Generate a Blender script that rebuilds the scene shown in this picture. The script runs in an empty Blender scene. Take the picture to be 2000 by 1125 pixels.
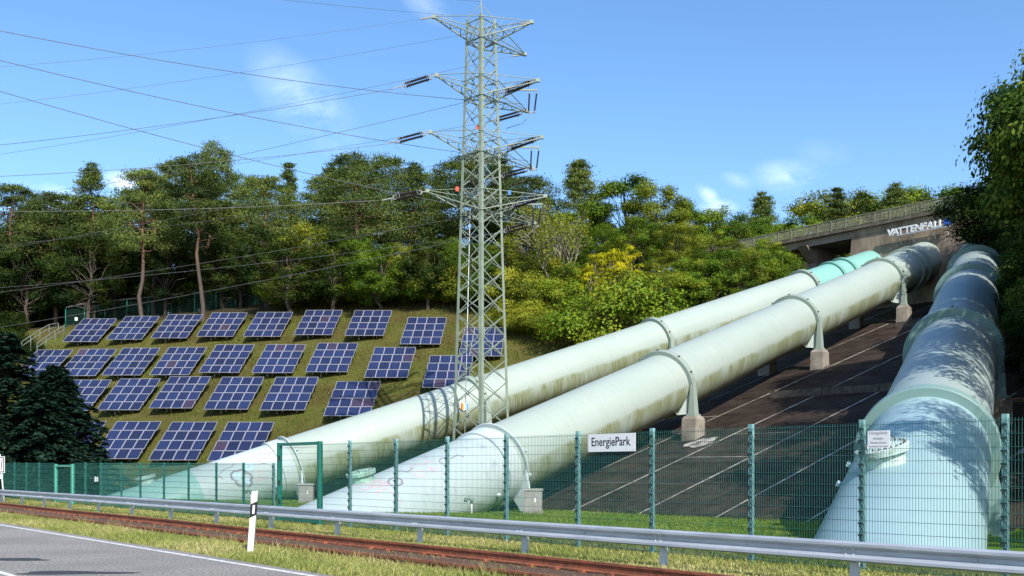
import bpy, math, random
import numpy as np
from mathutils import Vector, Matrix

R = math.radians
rng = np.random.default_rng(7)
random.seed(7)
scene = bpy.context.scene
col = scene.collection

# ------------------------------------------------------------------ camera
F = 1944.4            # focal length in photo pixels (35 mm on a 36 mm frame, 2000 px wide)
HZ = 915.0            # photo row of the horizon
EYE = 1.75
cam_data = bpy.data.cameras.new('camera')
cam_data.sensor_width = 36.0
cam_data.lens = 35.0
cam_data.shift_y = (HZ - 562.5) / 2000.0
cam_data.clip_start = 0.1
cam_data.clip_end = 6000
cam = bpy.data.objects.new('camera', cam_data)
col.objects.link(cam)
cam.location = (0, 0, EYE)
cam.rotation_euler = (R(90), 0, 0)
scene.camera = cam

# ------------------------------------------------------------------ light
SUN_EL, SUN_AZ = 37.0, 158.0        # azimuth clockwise from +y
SKY_STRENGTH = 0.145
world = bpy.data.worlds.new('World')
scene.world = world
world.use_nodes = True
wn = world.node_tree
wn.nodes.clear()


def N(tree, kind, **kw):
    n = tree.nodes.new(kind)
    for k, v in kw.items():
        if k.startswith('i_'):
            key = k[2:]
            key = int(key) if key.isdigit() else key
            n.inputs[key].default_value = v
        else:
            setattr(n, k, v)
    return n


def LK(tree, a, b):
    tree.links.new(a, b)


def math_node(tree, op, a, b=None, c=None, clamp=False):
    n = tree.nodes.new('ShaderNodeMath')
    n.operation = op
    n.use_clamp = clamp
    for i, v in enumerate((a, b, c)):
        if v is None:
            continue
        if isinstance(v, (int, float)):
            n.inputs[i].default_value = v
        else:
            tree.links.new(v, n.inputs[i])
    return n.outputs[0]


sky = N(wn, 'ShaderNodeTexSky', sky_type='NISHITA', sun_disc=False)
sky.sun_elevation = R(SUN_EL)
sky.sun_rotation = R(SUN_AZ)
sky.altitude = 0
sky.air_density = 1.0
sky.dust_density = 0.7
sky.ozone_density = 2.4
hs = N(wn, 'ShaderNodeHueSaturation', i_Saturation=1.18, i_Value=1.0, i_Hue=0.502)
LK(wn, sky.outputs[0], hs.inputs['Color'])
bg = N(wn, 'ShaderNodeBackground', i_Strength=SKY_STRENGTH)
wout = N(wn, 'ShaderNodeOutputWorld')
# thin fair-weather clouds, laid out over the whole dome by direction
tc = N(wn, 'ShaderNodeTexCoord')
sx = N(wn, 'ShaderNodeSeparateXYZ')
LK(wn, tc.outputs['Generated'], sx.inputs[0])
el = math_node(wn, 'MAXIMUM', sx.outputs[2], 0.02)
cb = N(wn, 'ShaderNodeCombineXYZ')
LK(wn, math_node(wn, 'DIVIDE', sx.outputs[0], math_node(wn, 'ADD', el, 0.12)), cb.inputs[0])
LK(wn, math_node(wn, 'DIVIDE', sx.outputs[1], math_node(wn, 'ADD', el, 0.12)), cb.inputs[1])
nz = N(wn, 'ShaderNodeTexNoise', i_Scale=2.3, i_Detail=7.0, i_Roughness=0.62, i_Distortion=0.5)
LK(wn, cb.outputs[0], nz.inputs['Vector'])
nzb = N(wn, 'ShaderNodeTexNoise', i_Scale=9.0, i_Detail=6.0, i_Roughness=0.65, i_Distortion=0.8)
mpb = N(wn, 'ShaderNodeMapping')
mpb.inputs['Scale'].default_value = (1.0, 1.0, 2.2)
mpb.inputs['Rotation'].default_value = (0, R(24), 0)
LK(wn, tc.outputs['Generated'], mpb.inputs[0])
LK(wn, mpb.outputs[0], nzb.inputs['Vector'])
cover = None


def dirv(px, py):
    v = Vector(((px - 1000) / F, 1, (HZ - py) / F))
    return v.normalized()


def cloud(px, py, rad, strength, az=0.0):
    """a soft wisp of cloud standing in one direction of the sky"""
    global cover
    c = dirv(px, py)
    mp = N(wn, 'ShaderNodeVectorMath', operation='SUBTRACT')
    LK(wn, tc.outputs['Generated'], mp.inputs[0])
    mp.inputs[1].default_value = c
    rot = N(wn, 'ShaderNodeVectorRotate', rotation_type='AXIS_ANGLE')
    LK(wn, mp.outputs[0], rot.inputs['Vector'])
    rot.inputs['Axis'].default_value = c
    rot.inputs['Angle'].default_value = az
    sc_ = N(wn, 'ShaderNodeVectorMath', operation='MULTIPLY')
    LK(wn, rot.outputs[0], sc_.inputs[0])
    sc_.inputs[1].default_value = (1 / rad, 1 / rad, 2.2 / rad)
    ln = N(wn, 'ShaderNodeVectorMath', operation='LENGTH')
    LK(wn, sc_.outputs[0], ln.inputs[0])
    m = math_node(wn, 'SUBTRACT', 1.0, ln.outputs['Value'], clamp=True)
    m = math_node(wn, 'MULTIPLY', m, math_node(wn, 'MULTIPLY_ADD', nzb.outputs[0], 3.2, -1.15, clamp=True))
    m = math_node(wn, 'MULTIPLY', m, strength, clamp=True)
    cover = m if cover is None else math_node(wn, 'ADD', cover, m, clamp=True)


cloud(595, 200, 0.070, 0.22, R(-40))
cloud(1540, 345, 0.038, 0.26, R(-8))
cloud(1383, 380, 0.017, 0.5, R(-40))
cloud(1610, 300, 0.03, 0.08, R(-10))
cloud(1440, 352, 0.018, 0.15, R(-20))
cloud(1400, 408, 0.022, 0.5, R(0))
cloud(830, 8, 0.03, 0.2, R(-30))
cloud(75, 392, 0.04, 0.7, R(0))
cloud(250, 355, 0.025, 0.6, R(0))
# elsewhere: a scattering of the same thin wisps
wide = math_node(wn, 'MULTIPLY_ADD', nz.outputs[0], 5.0, -3.35, clamp=True)
behind = math_node(wn, 'MULTIPLY_ADD', sx.outputs[1], -4.0, 2.0, clamp=True)
wide = math_node(wn, 'MULTIPLY', math_node(wn, 'MULTIPLY', wide, behind), 0.35)
cover = math_node(wn, 'ADD', cover, wide, clamp=True)
mixw = N(wn, 'ShaderNodeMix', data_type='RGBA')
LK(wn, cover, mixw.inputs['Factor'])
LK(wn, hs.outputs[0], mixw.inputs['A'])
mixw.inputs['B'].default_value = (11.0, 11.6, 12.4, 1)
LK(wn, mixw.outputs['Result'], bg.inputs['Color'])
LK(wn, bg.outputs[0], wout.inputs[0])

sun_data = bpy.data.lights.new('sun', 'SUN')
sun_data.energy = 4.2
sun_data.angle = R(0.53)
sun_data.color = (1.0, 0.945, 0.86)
sun = bpy.data.objects.new('sun', sun_data)
col.objects.link(sun)
to_sun = Vector((math.sin(R(SUN_AZ)) * math.cos(R(SUN_EL)), math.cos(R(SUN_AZ)) * math.cos(R(SUN_EL)), math.sin(R(SUN_EL))))
sun.rotation_euler = to_sun.to_track_quat('Z', 'Y').to_euler()
sun.location = (20, -30, 60)

vs = scene.view_settings
vs.view_transform = 'Standard'
vs.look = 'None'
vs.exposure = 0.72
vs.gamma = 1.0
scene.display_settings.display_device = 'sRGB'
scene.cycles.max_bounces = 6
scene.cycles.transparent_max_bounces = 8
scene.cycles.use_denoising = True

# ------------------------------------------------------------------ place geometry
# The hillside rises at right angles to the road.  s runs up the hill, q along the road.
NV = np.array([0.758, 0.652])
UV = np.array([0.652, -0.758])


def sq(s, q, z=0.0):
    return np.array([NV[0] * s + UV[0] * q, NV[1] * s + UV[1] * q, z])


def at(px, py, Y):
    return np.array([(px - 1000) / F * Y, Y, EYE + (HZ - py) / F * Y])


def on_line(px, s):
    a = (px - 1000) / F
    Y = s / (NV[0] * a + NV[1])
    return np.array([a * Y, Y])


def sstep(x, a, b):
    t = np.clip((x - a) / (b - a), 0, 1)
    return t * t * (3 - 2 * t)


# the three penstocks: axis point at s0 and change per unit of s
PIPES = {
    'left': (45.66, np.array([-4.27, 75.0, 6.16]), np.array([1.516, 1, 0.592]) / 1.801),
    'mid': (45.07, np.array([7.857, 60.0, 6.20]), np.array([0.866, 1, 0.4218]) / 1.308),
    'right': (39.2, np.array([17.27, 40.0, 4.675]), np.array([0.496, 1, 0.309]) / 1.028),
}
PR = 1.9


def pipe_at(which, s):
    s0, p, d = PIPES[which]
    return p + d * (s - s0)


def pipe_frame(which):
    d = PIPES[which][2] / np.linalg.norm(PIPES[which][2])
    up = np.array([0, 0, 1.0])
    e2 = up - up.dot(d) * d
    e2 /= np.linalg.norm(e2)
    e1 = np.cross(d, e2)          # points to the right of someone walking uphill
    return d, e1, e2


def side(which, X, Y):
    """distance from a pipe's axis in plan, positive to the left of it looking uphill"""
    s0, p, d = PIPES[which]
    h = d[:2] / np.linalg.norm(d[:2])
    return h[0] * (Y - p[1]) - h[1] * (X - p[0])


def apron_z(s):
    return 0.3133 * (s - 30) - 1.95


def ground(X, Y):
    X = np.asarray(X, float)
    Y = np.asarray(Y, float)
    s = NV[0] * X + NV[1] * Y
    q = UV[0] * X + UV[1] * Y
    near = -0.07 * (1 - sstep(s, 8.2, 8.9)) * sstep(s, -0.6, 0.2) - 0.40 * sstep(s, 17, 34)
    pp = apron_z(s)
    cap = 18.2
    base = np.where(s > 34.9, np.minimum(pp, cap), near)
    base = np.maximum(base, near)
    # plateau behind the bridge
    base = base + sstep(s, 97.5, 104) * 8.0
    # the steeper bank with the solar field, left of the left pipe
    d = side('left', X, Y)
    sp = -38.65 + 0.156 * X + 0.543 * Y
    top = 19.5 + 0.07 * (X + 50)
    top = np.where(X > 12, top - (X - 12) * 0.25, top)
    over = np.maximum(sp - top, 0)
    sp = np.where(sp > top, top + 6 * (1 - np.exp(-over / 6)) * 0.5 + over * 0.02, sp)
    w = sstep(d, 3.5, 12)
    base = base + w * np.maximum(sp - base, 0)
    # the wooded bank right of the right pipe
    dr = -side('right', X, Y)
    base = base + sstep(dr, 3.5, 16) * 3.0 * sstep(s, 20, 34)
    # far country flattens out
    far = sstep(np.hypot(X, Y - 60), 240, 600)
    base = base * (1 - far) + np.where(s > 40, 26.0, 0.0) * far
    return base


def gz(x, y):
    return float(ground(x, y))


# ------------------------------------------------------------------ materials
MATS = {}


def mat(name, base, rough=0.6, base2=None, scale=3.0, detail=5.0, bump=0.0, bscale=None, metal=0.0,
        spec=0.5, coords='Object', lo=0.35, hi=0.65, stretch=None, base3=None, scale3=0.4, amount3=0.5):
    if name in MATS:
        return MATS[name]
    m = bpy.data.materials.new(name)
    m.use_nodes = True
    t = m.node_tree
    b = t.nodes['Principled BSDF']
    b.inputs['Roughness'].default_value = rough
    b.inputs['Metallic'].default_value = metal
    b.inputs['Specular IOR Level'].default_value = spec
    b.inputs['Base Color'].default_value = (*base, 1)
    tcn = N(t, 'ShaderNodeTexCoord')
    vec = tcn.outputs[coords]
    if stretch:
        mp = N(t, 'ShaderNodeMapping')
        mp.inputs['Scale'].default_value = stretch
        LK(t, vec, mp.inputs[0])
        vec = mp.outputs[0]
    if base2 is not None:
        n1 = N(t, 'ShaderNodeTexNoise', i_Scale=scale, i_Detail=detail, i_Roughness=0.6)
        LK(t, vec, n1.inputs['Vector'])
        cr = N(t, 'ShaderNodeValToRGB')
        cr.color_ramp.elements[0].position = lo
        cr.color_ramp.elements[1].position = hi
        cr.color_ramp.elements[0].color = (*base, 1)
        cr.color_ramp.elements[1].color = (*base2, 1)
        LK(t, n1.outputs[0], cr.inputs[0])
        out = cr.outputs[0]
        if base3 is not None:
            n3 = N(t, 'ShaderNodeTexNoise', i_Scale=scale3, i_Detail=4.0, i_Roughness=0.65)
            LK(t, vec, n3.inputs['Vector'])
            f3 = math_node(t, 'MULTIPLY_ADD', n3.outputs[0], 5.0, -2.3, clamp=True)
            f3 = math_node(t, 'MULTIPLY', f3, amount3)
            mx = N(t, 'ShaderNodeMix', data_type='RGBA')
            LK(t, f3, mx.inputs['Factor'])
            LK(t, out, mx.inputs['A'])
            mx.inputs['B'].default_value = (*base3, 1)
            out = mx.outputs['Result']
        LK(t, out, b.inputs['Base Color'])
    if bump:
        n2 = N(t, 'ShaderNodeTexNoise', i_Scale=bscale or scale * 4, i_Detail=6.0, i_Roughness=0.7)
        LK(t, vec, n2.inputs['Vector'])
        bp = N(t, 'ShaderNodeBump', i_Strength=bump, i_Distance=0.05)
        LK(t, n2.outputs[0], bp.inputs['Height'])
        LK(t, bp.outputs[0], b.inputs['Normal'])
    MATS[name] = m
    return m


def leaf_mat(name, colours, trans=0.35, huevar=0.5):
    """foliage: each leaf takes a colour from its own random number, each plant a small shift"""
    m = bpy.data.materials.new(name)
    m.use_nodes = True
    t = m.node_tree
    t.nodes.clear()
    at_ = N(t, 'ShaderNodeAttribute', attribute_name='rnd')
    oi = N(t, 'ShaderNodeObjectInfo')
    cr = N(t, 'ShaderNodeValToRGB')
    el_ = cr.color_ramp.elements
    while len(el_) < len(colours):
        el_.new(0.5)
    for i, c in enumerate(colours):
        el_[i].position = i / (len(colours) - 1)
        el_[i].color = (*c, 1)
    f_ = math_node(t, 'ADD', at_.outputs['Fac'], math_node(t, 'MULTIPLY_ADD', oi.outputs['Random'], huevar, -huevar / 2), clamp=True)
    LK(t, f_, cr.inputs[0])
    hsv = N(t, 'ShaderNodeHueSaturation')
    LK(t, cr.outputs[0], hsv.inputs['Color'])
    LK(t, math_node(t, 'MULTIPLY_ADD', oi.outputs['Random'], 0.35, 0.82), hsv.inputs['Value'])
    df = N(t, 'ShaderNodeBsdfDiffuse')
    tr = N(t, 'ShaderNodeBsdfTranslucent')
    gl = N(t, 'ShaderNodeBsdfGlossy', i_Roughness=0.5)
    gl.inputs['Color'].default_value = (0.9, 0.95, 1, 1)
    LK(t, hsv.outputs[0], df.inputs[0])
    LK(t, hsv.outputs[0], tr.inputs[0])
    mx = N(t, 'ShaderNodeMixShader', i_0=trans)
    LK(t, df.outputs[0], mx.inputs[1])
    LK(t, tr.outputs[0], mx.inputs[2])
    mx2 = N(t, 'ShaderNodeMixShader', i_0=0.008)
    LK(t, mx.outputs[0], mx2.inputs[1])
    LK(t, gl.outputs[0], mx2.inputs[2])
    o = N(t, 'ShaderNodeOutputMaterial')
    LK(t, mx2.outputs[0], o.inputs[0])
    return m


# ------------------------------------------------------------------ mesh helpers
class G:
    """collects shapes; build() links them as one mesh object"""

    def __init__(self):
        self.v, self.f, self.m, self.n = [], [], [], 0
        self.smooth = []

    def add(self, verts, faces, mi=0, smooth=False):
        verts = np.asarray(verts, float).reshape(-1, 3)
        self.v.append(verts)
        o = self.n
        for f in faces:
            self.f.append([i + o for i in f])
            self.m.append(mi)
            self.smooth.append(smooth)
        self.n += len(verts)
        return self

    def box(self, c, size, ax=None, mi=0):
        """box centred on c with full sizes along the axes ax (rows)"""
        ax = np.eye(3) if ax is None else np.asarray(ax, float)
        c = np.asarray(c, float)
        h = np.asarray(size, float) / 2
        vs_ = [c + sx_ * h[0] * ax[0] + sy_ * h[1] * ax[1] + sz_ * h[2] * ax[2]
               for sx_ in (-1, 1) for sy_ in (-1, 1) for sz_ in (-1, 1)]
        fs = [(0, 1, 3, 2), (4, 6, 7, 5), (0, 4, 5, 1), (2, 3, 7, 6), (0, 2, 6, 4), (1, 5, 7, 3)]
        return self.add(vs_, fs, mi)

    def frustum(self, c0, c1, s0, s1, ax=None, mi=0):
        ax = np.eye(3) if ax is None else np.asarray(ax, float)
        vs_ = []
        for c, s_ in ((c0, s0), (c1, s1)):
            c = np.asarray(c, float)
            for sx_, sy_ in ((-1, -1), (1, -1), (1, 1), (-1, 1)):
                vs_.append(c + sx_ * s_[0] / 2 * ax[0] + sy_ * s_[1] / 2 * ax[1])
        fs = [(3, 2, 1, 0), (4, 5, 6, 7)] + [(i, (i + 1) % 4, 4 + (i + 1) % 4, 4 + i) for i in range(4)]
        return self.add(vs_, fs, mi)

    def beam(self, p0, p1, w, h=None, up=(0, 0, 1), mi=0, angle=False):
        p0, p1 = np.asarray(p0, float), np.asarray(p1, float)
        h = h or w
        d = p1 - p0
        L_ = np.linalg.norm(d)
        d = d / L_
        up = np.asarray(up, float)
        a = np.cross(d, up)
        if np.linalg.norm(a) < 1e-3:
            a = np.cross(d, (1, 0, 0))
        a /= np.linalg.norm(a)
        b = np.cross(a, d)
        if angle:           # L-section: two thin flanges
            th = w * 0.14
            self.box((p0 + p1) / 2 + a * 0, (L_, w, th), (d, a, b), mi)
            return self.box((p0 + p1) / 2 + b * (h / 2 + th / 2) - a * (w / 2 - th / 2), (L_, th, h), (d, a, b), mi)
        return self.box((p0 + p1) / 2, (L_, w, h), (d, a, b), mi)

    def tube(self, pts, radii, n=8, mi=0, cap=True):
        pts = np.asarray(pts, float)
        if np.isscalar(radii):
            radii = [radii] * len(pts)
        vs_, fs = [], []
        prev = None
        for i, p in enumerate(pts):
            t = pts[min(i + 1, len(pts) - 1)] - pts[max(i - 1, 0)]
            t = t / (np.linalg.norm(t) + 1e-9)
            a = np.cross(t, (0, 0, 1.0)) if prev is None else prev - prev.dot(t) * t
            if np.linalg.norm(a) < 1e-3:
                a = np.cross(t, (1.0, 0, 0))
            a /= np.linalg.norm(a)
            prev = a
            b = np.cross(t, a)
            for k in range(n):
                an = 2 * math.pi * k / n
                vs_.append(p + radii[i] * (a * math.cos(an) + b * math.sin(an)))
        for i in range(len(pts) - 1):
            for k in range(n):
                fs.append((i * n + k, i * n + (k + 1) % n, (i + 1) * n + (k + 1) % n, (i + 1) * n + k))
        if cap:
            fs.append(tuple(range(n))[::-1])
            fs.append(tuple(range((len(pts) - 1) * n, len(pts) * n)))
        return self.add(vs_, fs, mi, smooth=True)

    def lathe(self, c, d, prof, n=48, mi=0, e1=None, smooth=False):
        """revolve (along, radius) pairs about the axis through c along d"""
        c, d = np.asarray(c, float), np.asarray(d, float)
        d = d / np.linalg.norm(d)
        if e1 is None:
            e1 = np.cross(d, (0, 0, 1.0))
            if np.linalg.norm(e1) < 1e-3:
                e1 = np.array([1.0, 0, 0])
        e1 = e1 / np.linalg.norm(e1)
        e2 = np.cross(d, e1)
        vs_, fs = [], []
        for t, r in prof:
            for k in range(n):
                an = 2 * math.pi * k / n
                vs_.append(c + d * t + r * (e1 * math.cos(an) + e2 * math.sin(an)))
        for i in range(len(prof) - 1):
            for k in range(n):
                fs.append((i * n + k, i * n + (k + 1) % n, (i + 1) * n + (k + 1) % n, (i + 1) * n + k))
        return self.add(vs_, fs, mi, smooth)

    def prism(self, poly, d, mi=0):
        """extrude a 3D polygon by the vector d"""
        poly = np.asarray(poly, float)
        d = np.asarray(d, float)
        n = len(poly)
        fs = [tuple(range(n))[::-1], tuple(range(n, 2 * n))] + [(i, (i + 1) % n, n + (i + 1) % n, n + i) for i in range(n)]
        return self.add(np.vstack([poly, poly + d]), fs, mi)

    def mesh(self, name, mats, origin=None):
        v = np.vstack(self.v)
        if origin is not None:
            v = v - origin
        me = bpy.data.meshes.new(name)
        me.from_pydata(v.tolist(), [], self.f)
        for m in (mats if isinstance(mats, (list, tuple)) else [mats]):
            me.materials.append(m)
        if max(self.m) > 0:
            me.polygons.foreach_set('material_index', self.m)
        if any(self.smooth):
            me.polygons.foreach_set('use_smooth', self.smooth)
        me.update()
        return me

    def build(self, name, mats, parent=None, label=None):
        me = self.mesh(name, mats, ORIG.get(parent.name) if parent else None)
        o = bpy.data.objects.new(name, me)
        col.objects.link(o)
        if parent is not None:
            o.parent = parent
            ORIG[o.name] = ORIG[parent.name]
        else:
            ORIG[o.name] = np.zeros(3)
        if label:
            o['label'] = label
        return o


ORIG = {}


def thing(name, loc, label, cat, group=None):
    o = bpy.data.objects.new(name, None)
    o.empty_display_size = 0.3
    col.objects.link(o)
    o.location = [float(c) for c in loc]
    ORIG[o.name] = np.asarray(loc, float)
    return tag(o, label, cat, group)


def tag(o, label=None, cat=None, group=None, kind=None):
    if label:
        o['label'] = label
    if cat:
        o['category'] = cat
    if group:
        o['group'] = group
    if kind:
        o['kind'] = kind
    return o


def fast_mesh(name, V, quads=None, tris=None, rnd=None, mats=()):
    """numpy arrays straight into a mesh"""
    me = bpy.data.meshes.new(name)
    V = np.ascontiguousarray(V, np.float32)
    me.vertices.add(len(V))
    me.vertices.foreach_set('co', V.ravel())
    idx, start, tot, p = [], [], [], 0
    for arr, k in ((quads, 4), (tris, 3)):
        if arr is not None and len(arr):
            arr = np.asarray(arr, np.int32)
            idx.append(arr.ravel())
            start.append(p + np.arange(len(arr), dtype=np.int32) * k)
            tot.append(np.full(len(arr), k, np.int32))
            p += arr.size
    idx, start, tot = np.concatenate(idx), np.concatenate(start), np.concatenate(tot)
    me.loops.add(len(idx))
    me.loops.foreach_set('vertex_index', idx)
    me.polygons.add(len(start))
    me.polygons.foreach_set('loop_start', start)
    me.polygons.foreach_set('loop_total', tot)
    if rnd is not None:
        a = me.attributes.new('rnd', 'FLOAT', 'POINT')
        a.data.foreach_set('value', np.ascontiguousarray(rnd, np.float32))
    for m in mats:
        me.materials.append(m)
    me.update(calc_edges=True)
    me.validate()
    return me


def link(name, me, parent=None):
    o = bpy.data.objects.new(name, me)
    col.objects.link(o)
    if parent is not None:
        o.parent = parent
    return o


ORD = ['first', 'second', 'third', 'fourth', 'fifth', 'sixth', 'seventh', 'eighth', 'ninth', 'tenth', 'eleventh', 'twelfth',
       'thirteenth', 'fourteenth', 'fifteenth', 'sixteenth', 'seventeenth', 'eighteenth', 'nineteenth', 'twentieth',
       'twenty-first', 'twenty-second', 'twenty-third', 'twenty-fourth', 'twenty-fifth', 'twenty-sixth', 'twenty-seventh',
       'twenty-eighth', 'twenty-ninth', 'thirtieth', 'thirty-first', 'thirty-second', 'thirty-third', 'thirty-fourth',
       'thirty-fifth', 'thirty-sixth', 'thirty-seventh', 'thirty-eighth', 'thirty-ninth', 'fortieth']

# ------------------------------------------------------------------ ground
M_soil = bpy.data.materials.new('meadow_ground')
M_soil.use_nodes = True
_t = M_soil.node_tree
_b = _t.nodes['Principled BSDF']
_b.inputs['Roughness'].default_value = 0.95
_b.inputs['Specular IOR Level'].default_value = 0.1
_tc = N(_t, 'ShaderNodeTexCoord')


def _noise(scale, detail=5.0, rough=0.6):
    n_ = N(_t, 'ShaderNodeTexNoise', i_Scale=scale, i_Detail=detail, i_Roughness=rough)
    LK(_t, _tc.outputs['Object'], n_.inputs['Vector'])
    return n_.outputs[0]


def _mixc(fac, a, b):
    mx_ = N(_t, 'ShaderNodeMix', data_type='RGBA')
    LK(_t, fac, mx_.inputs['Factor'])
    for key, v in (('A', a), ('B', b)):
        if isinstance(v, tuple):
            mx_.inputs[key].default_value = (*v, 1)
        else:
            LK(_t, v, mx_.inputs[key])
    return mx_.outputs['Result']


_g = _mixc(math_node(_t, 'MULTIPLY_ADD', _noise(5.0), 3.5, -1.25, clamp=True), (0.058, 0.072, 0.013), (0.120, 0.122, 0.026))
_g = _mixc(math_node(_t, 'MULTIPLY_ADD', _noise(0.22, 6.0), 5.0, -2.2, clamp=True), _g, (0.085, 0.068, 0.022))
_g = _mixc(math_node(_t, 'MULTIPLY', math_node(_t, 'MULTIPLY_ADD', _noise(0.55, 7.0, 0.7), 6.0, -3.4, clamp=True), 0.7), _g, (0.175, 0.125, 0.062))
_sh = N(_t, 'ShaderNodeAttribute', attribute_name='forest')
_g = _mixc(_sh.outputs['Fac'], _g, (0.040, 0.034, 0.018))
_lw = N(_t, 'ShaderNodeAttribute', attribute_name='lawn')
_g = _mixc(_lw.outputs['Fac'], _g, (0.110, 0.200, 0.014))
_vg = N(_t, 'ShaderNodeAttribute', attribute_name='verge')
_g = _mixc(_vg.outputs['Fac'], _g, (0.165, 0.165, 0.062))
LK(_t, _g, _b.inputs['Base Color'])
_bp = N(_t, 'ShaderNodeBump', i_Strength=0.9, i_Distance=0.12)
LK(_t, _noise(9.0, 6.0, 0.75), _bp.inputs['Height'])
LK(_t, _bp.outputs[0], _b.inputs['Normal'])


def spaced(lo, hi, step, ends):
    core = np.arange(lo, hi + step / 2, step)
    out_ = [1, 2, 4, 7, 12, 20, 32, 50, 80, 130, 210, 340, 550, 900, 1500]
    left = [lo - v for v in out_ if lo - v > ends[0]][::-1]
    right = [hi + v for v in out_ if hi + v < ends[1]]
    return np.array(left + list(core) + right)


gx = spaced(-70, 62, 0.75, (-1800, 1800))
gy = spaced(-6, 150, 0.75, (-300, 2000))
XX, YY = np.meshgrid(gx, gy)
ZZ = ground(XX, YY)
SS = NV[0] * XX + NV[1] * YY
ripple = 0.05 * (np.sin(XX * 1.3 + YY * 0.7) + np.sin(XX * 0.5 - YY * 1.1 + 2)) * sstep(side('left', XX, YY), 5, 12) * sstep(SS, 20, 30)
ZZ = ZZ + ripple
DL, DR = side('left', XX, YY), -side('right', XX, YY)
APR = (SS > 34.9) & (DR < 2.6) & (side('mid', XX, YY) < 5.0) & (SS < 95)
ZZ = np.where(APR, ZZ - 0.12, ZZ)
nxg, nyg = len(gx), len(gy)
ids = np.arange(nxg * nyg).reshape(nyg, nxg)
quads = np.stack([ids[:-1, :-1].ravel(), ids[:-1, 1:].ravel(), ids[1:, 1:].ravel(), ids[1:, :-1].ravel()], 1)
me = fast_mesh('ground', np.stack([XX.ravel(), YY.ravel(), ZZ.ravel()], 1), quads=quads, mats=[M_soil])
spv = -38.65 + 0.156 * XX + 0.543 * YY
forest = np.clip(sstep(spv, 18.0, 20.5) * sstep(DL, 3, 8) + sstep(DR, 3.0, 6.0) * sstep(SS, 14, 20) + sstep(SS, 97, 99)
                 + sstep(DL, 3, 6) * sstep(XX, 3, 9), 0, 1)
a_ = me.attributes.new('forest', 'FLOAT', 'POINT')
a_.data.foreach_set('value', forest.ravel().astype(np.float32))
lawn = sstep(SS, 16.3, 17.5) * (1 - sstep(SS, 36, 37)) * (1 - sstep(DL, 1.5, 4.0))
a_ = me.attributes.new('lawn', 'FLOAT', 'POINT')
a_.data.foreach_set('value', lawn.ravel().astype(np.float32))
a_ = me.attributes.new('verge', 'FLOAT', 'POINT')
a_.data.foreach_set('value', (1 - sstep(SS, 16.0, 17.0)).ravel().astype(np.float32))
me.polygons.foreach_set('use_smooth', np.ones(len(me.polygons), bool))
tag(link('ground', me), 'grassy ground rising from the roadside to the wooded hill', kind='structure')

# ------------------------------------------------------------------ road
M_asph = mat('asphalt', (0.1244, 0.1196, 0.1110), 0.9, (0.5246, 0.4904, 0.4319), scale=20, detail=4, bump=1.0, bscale=30, lo=0.36, hi=0.66,
             base3=(0.20, 0.195, 0.185), scale3=0.35, amount3=0.6)
M_paint = mat('road_paint', (0.62, 0.62, 0.60), 0.7, (0.80, 0.80, 0.78), scale=14, base3=(0.30, 0.30, 0.30), scale3=5.0, amount3=0.8)
g = G()
qs = np.linspace(-160, 160, 81)
edge = 8.42 + 0.03 * np.sin(qs * 1.7) + 0.03 * np.sin(qs * 0.6 + 1)
for i in range(80):
    a, b = qs[i], qs[i + 1]
    top = [sq(0.55, a, 0), sq(edge[i], a, 0), sq(edge[i + 1], b, 0), sq(0.55, b, 0)]
    bot = [p - np.array([0, 0, 0.12]) for p in top]
    g.add(top + bot, [(3, 2, 1, 0), (1, 2, 6, 5), (0, 4, 7, 3)])
road = tag(g.build('road', M_asph), 'grey asphalt road with white edge line', kind='structure')
g = G()
for i in range(80):
    a, b = qs[i], qs[i + 1]
    g.add([sq(8.04, a, 0.004), sq(8.16, a, 0.004), sq(8.16, b, 0.004), sq(8.04, b, 0.004)], [(3, 2, 1, 0)])
o = g.build('edge_line', M_paint, road)
g = None
q0 = float(UV @ at(0, 1117, 16.8)[:2])
for k in range(-6, 9):
    gg = G()
    a = q0 + 1.2 - 4 + k * 12.0
    gg.add([sq(4.34, a, 0.004), sq(4.46, a, 0.004), sq(4.46, a + 4, 0.004), sq(4.34, a + 4, 0.004)], [(3, 2, 1, 0)])
    gg.build('lane_dash', M_paint, road)
M_tar = mat('tar_patch', (0.028, 0.028, 0.030), 0.7, (0.05, 0.05, 0.052), scale=20, bump=0.3)
for px_, py_, ln_ in ((10, 1093, 1.5), (140, 1119, 1.6)):
    Yp = EYE * F / (py_ - HZ)
    cx, cy = (px_ - 1000) / F * Yp, Yp
    gg = G()
    n_ = 18
    pts_ = []
    for k in range(n_):
        an = 2 * math.pi * k / n_
        wob = 1 + 0.25 * math.sin(3 * an + px_)
        pts_.append([cx + ln_ * 0.6 * math.cos(an) * wob, cy + 0.28 * math.sin(an) * wob, 0.004])
    gg.add(pts_, [tuple(range(n_))])
    gg.build('tar_patch', M_tar, road)

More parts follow.
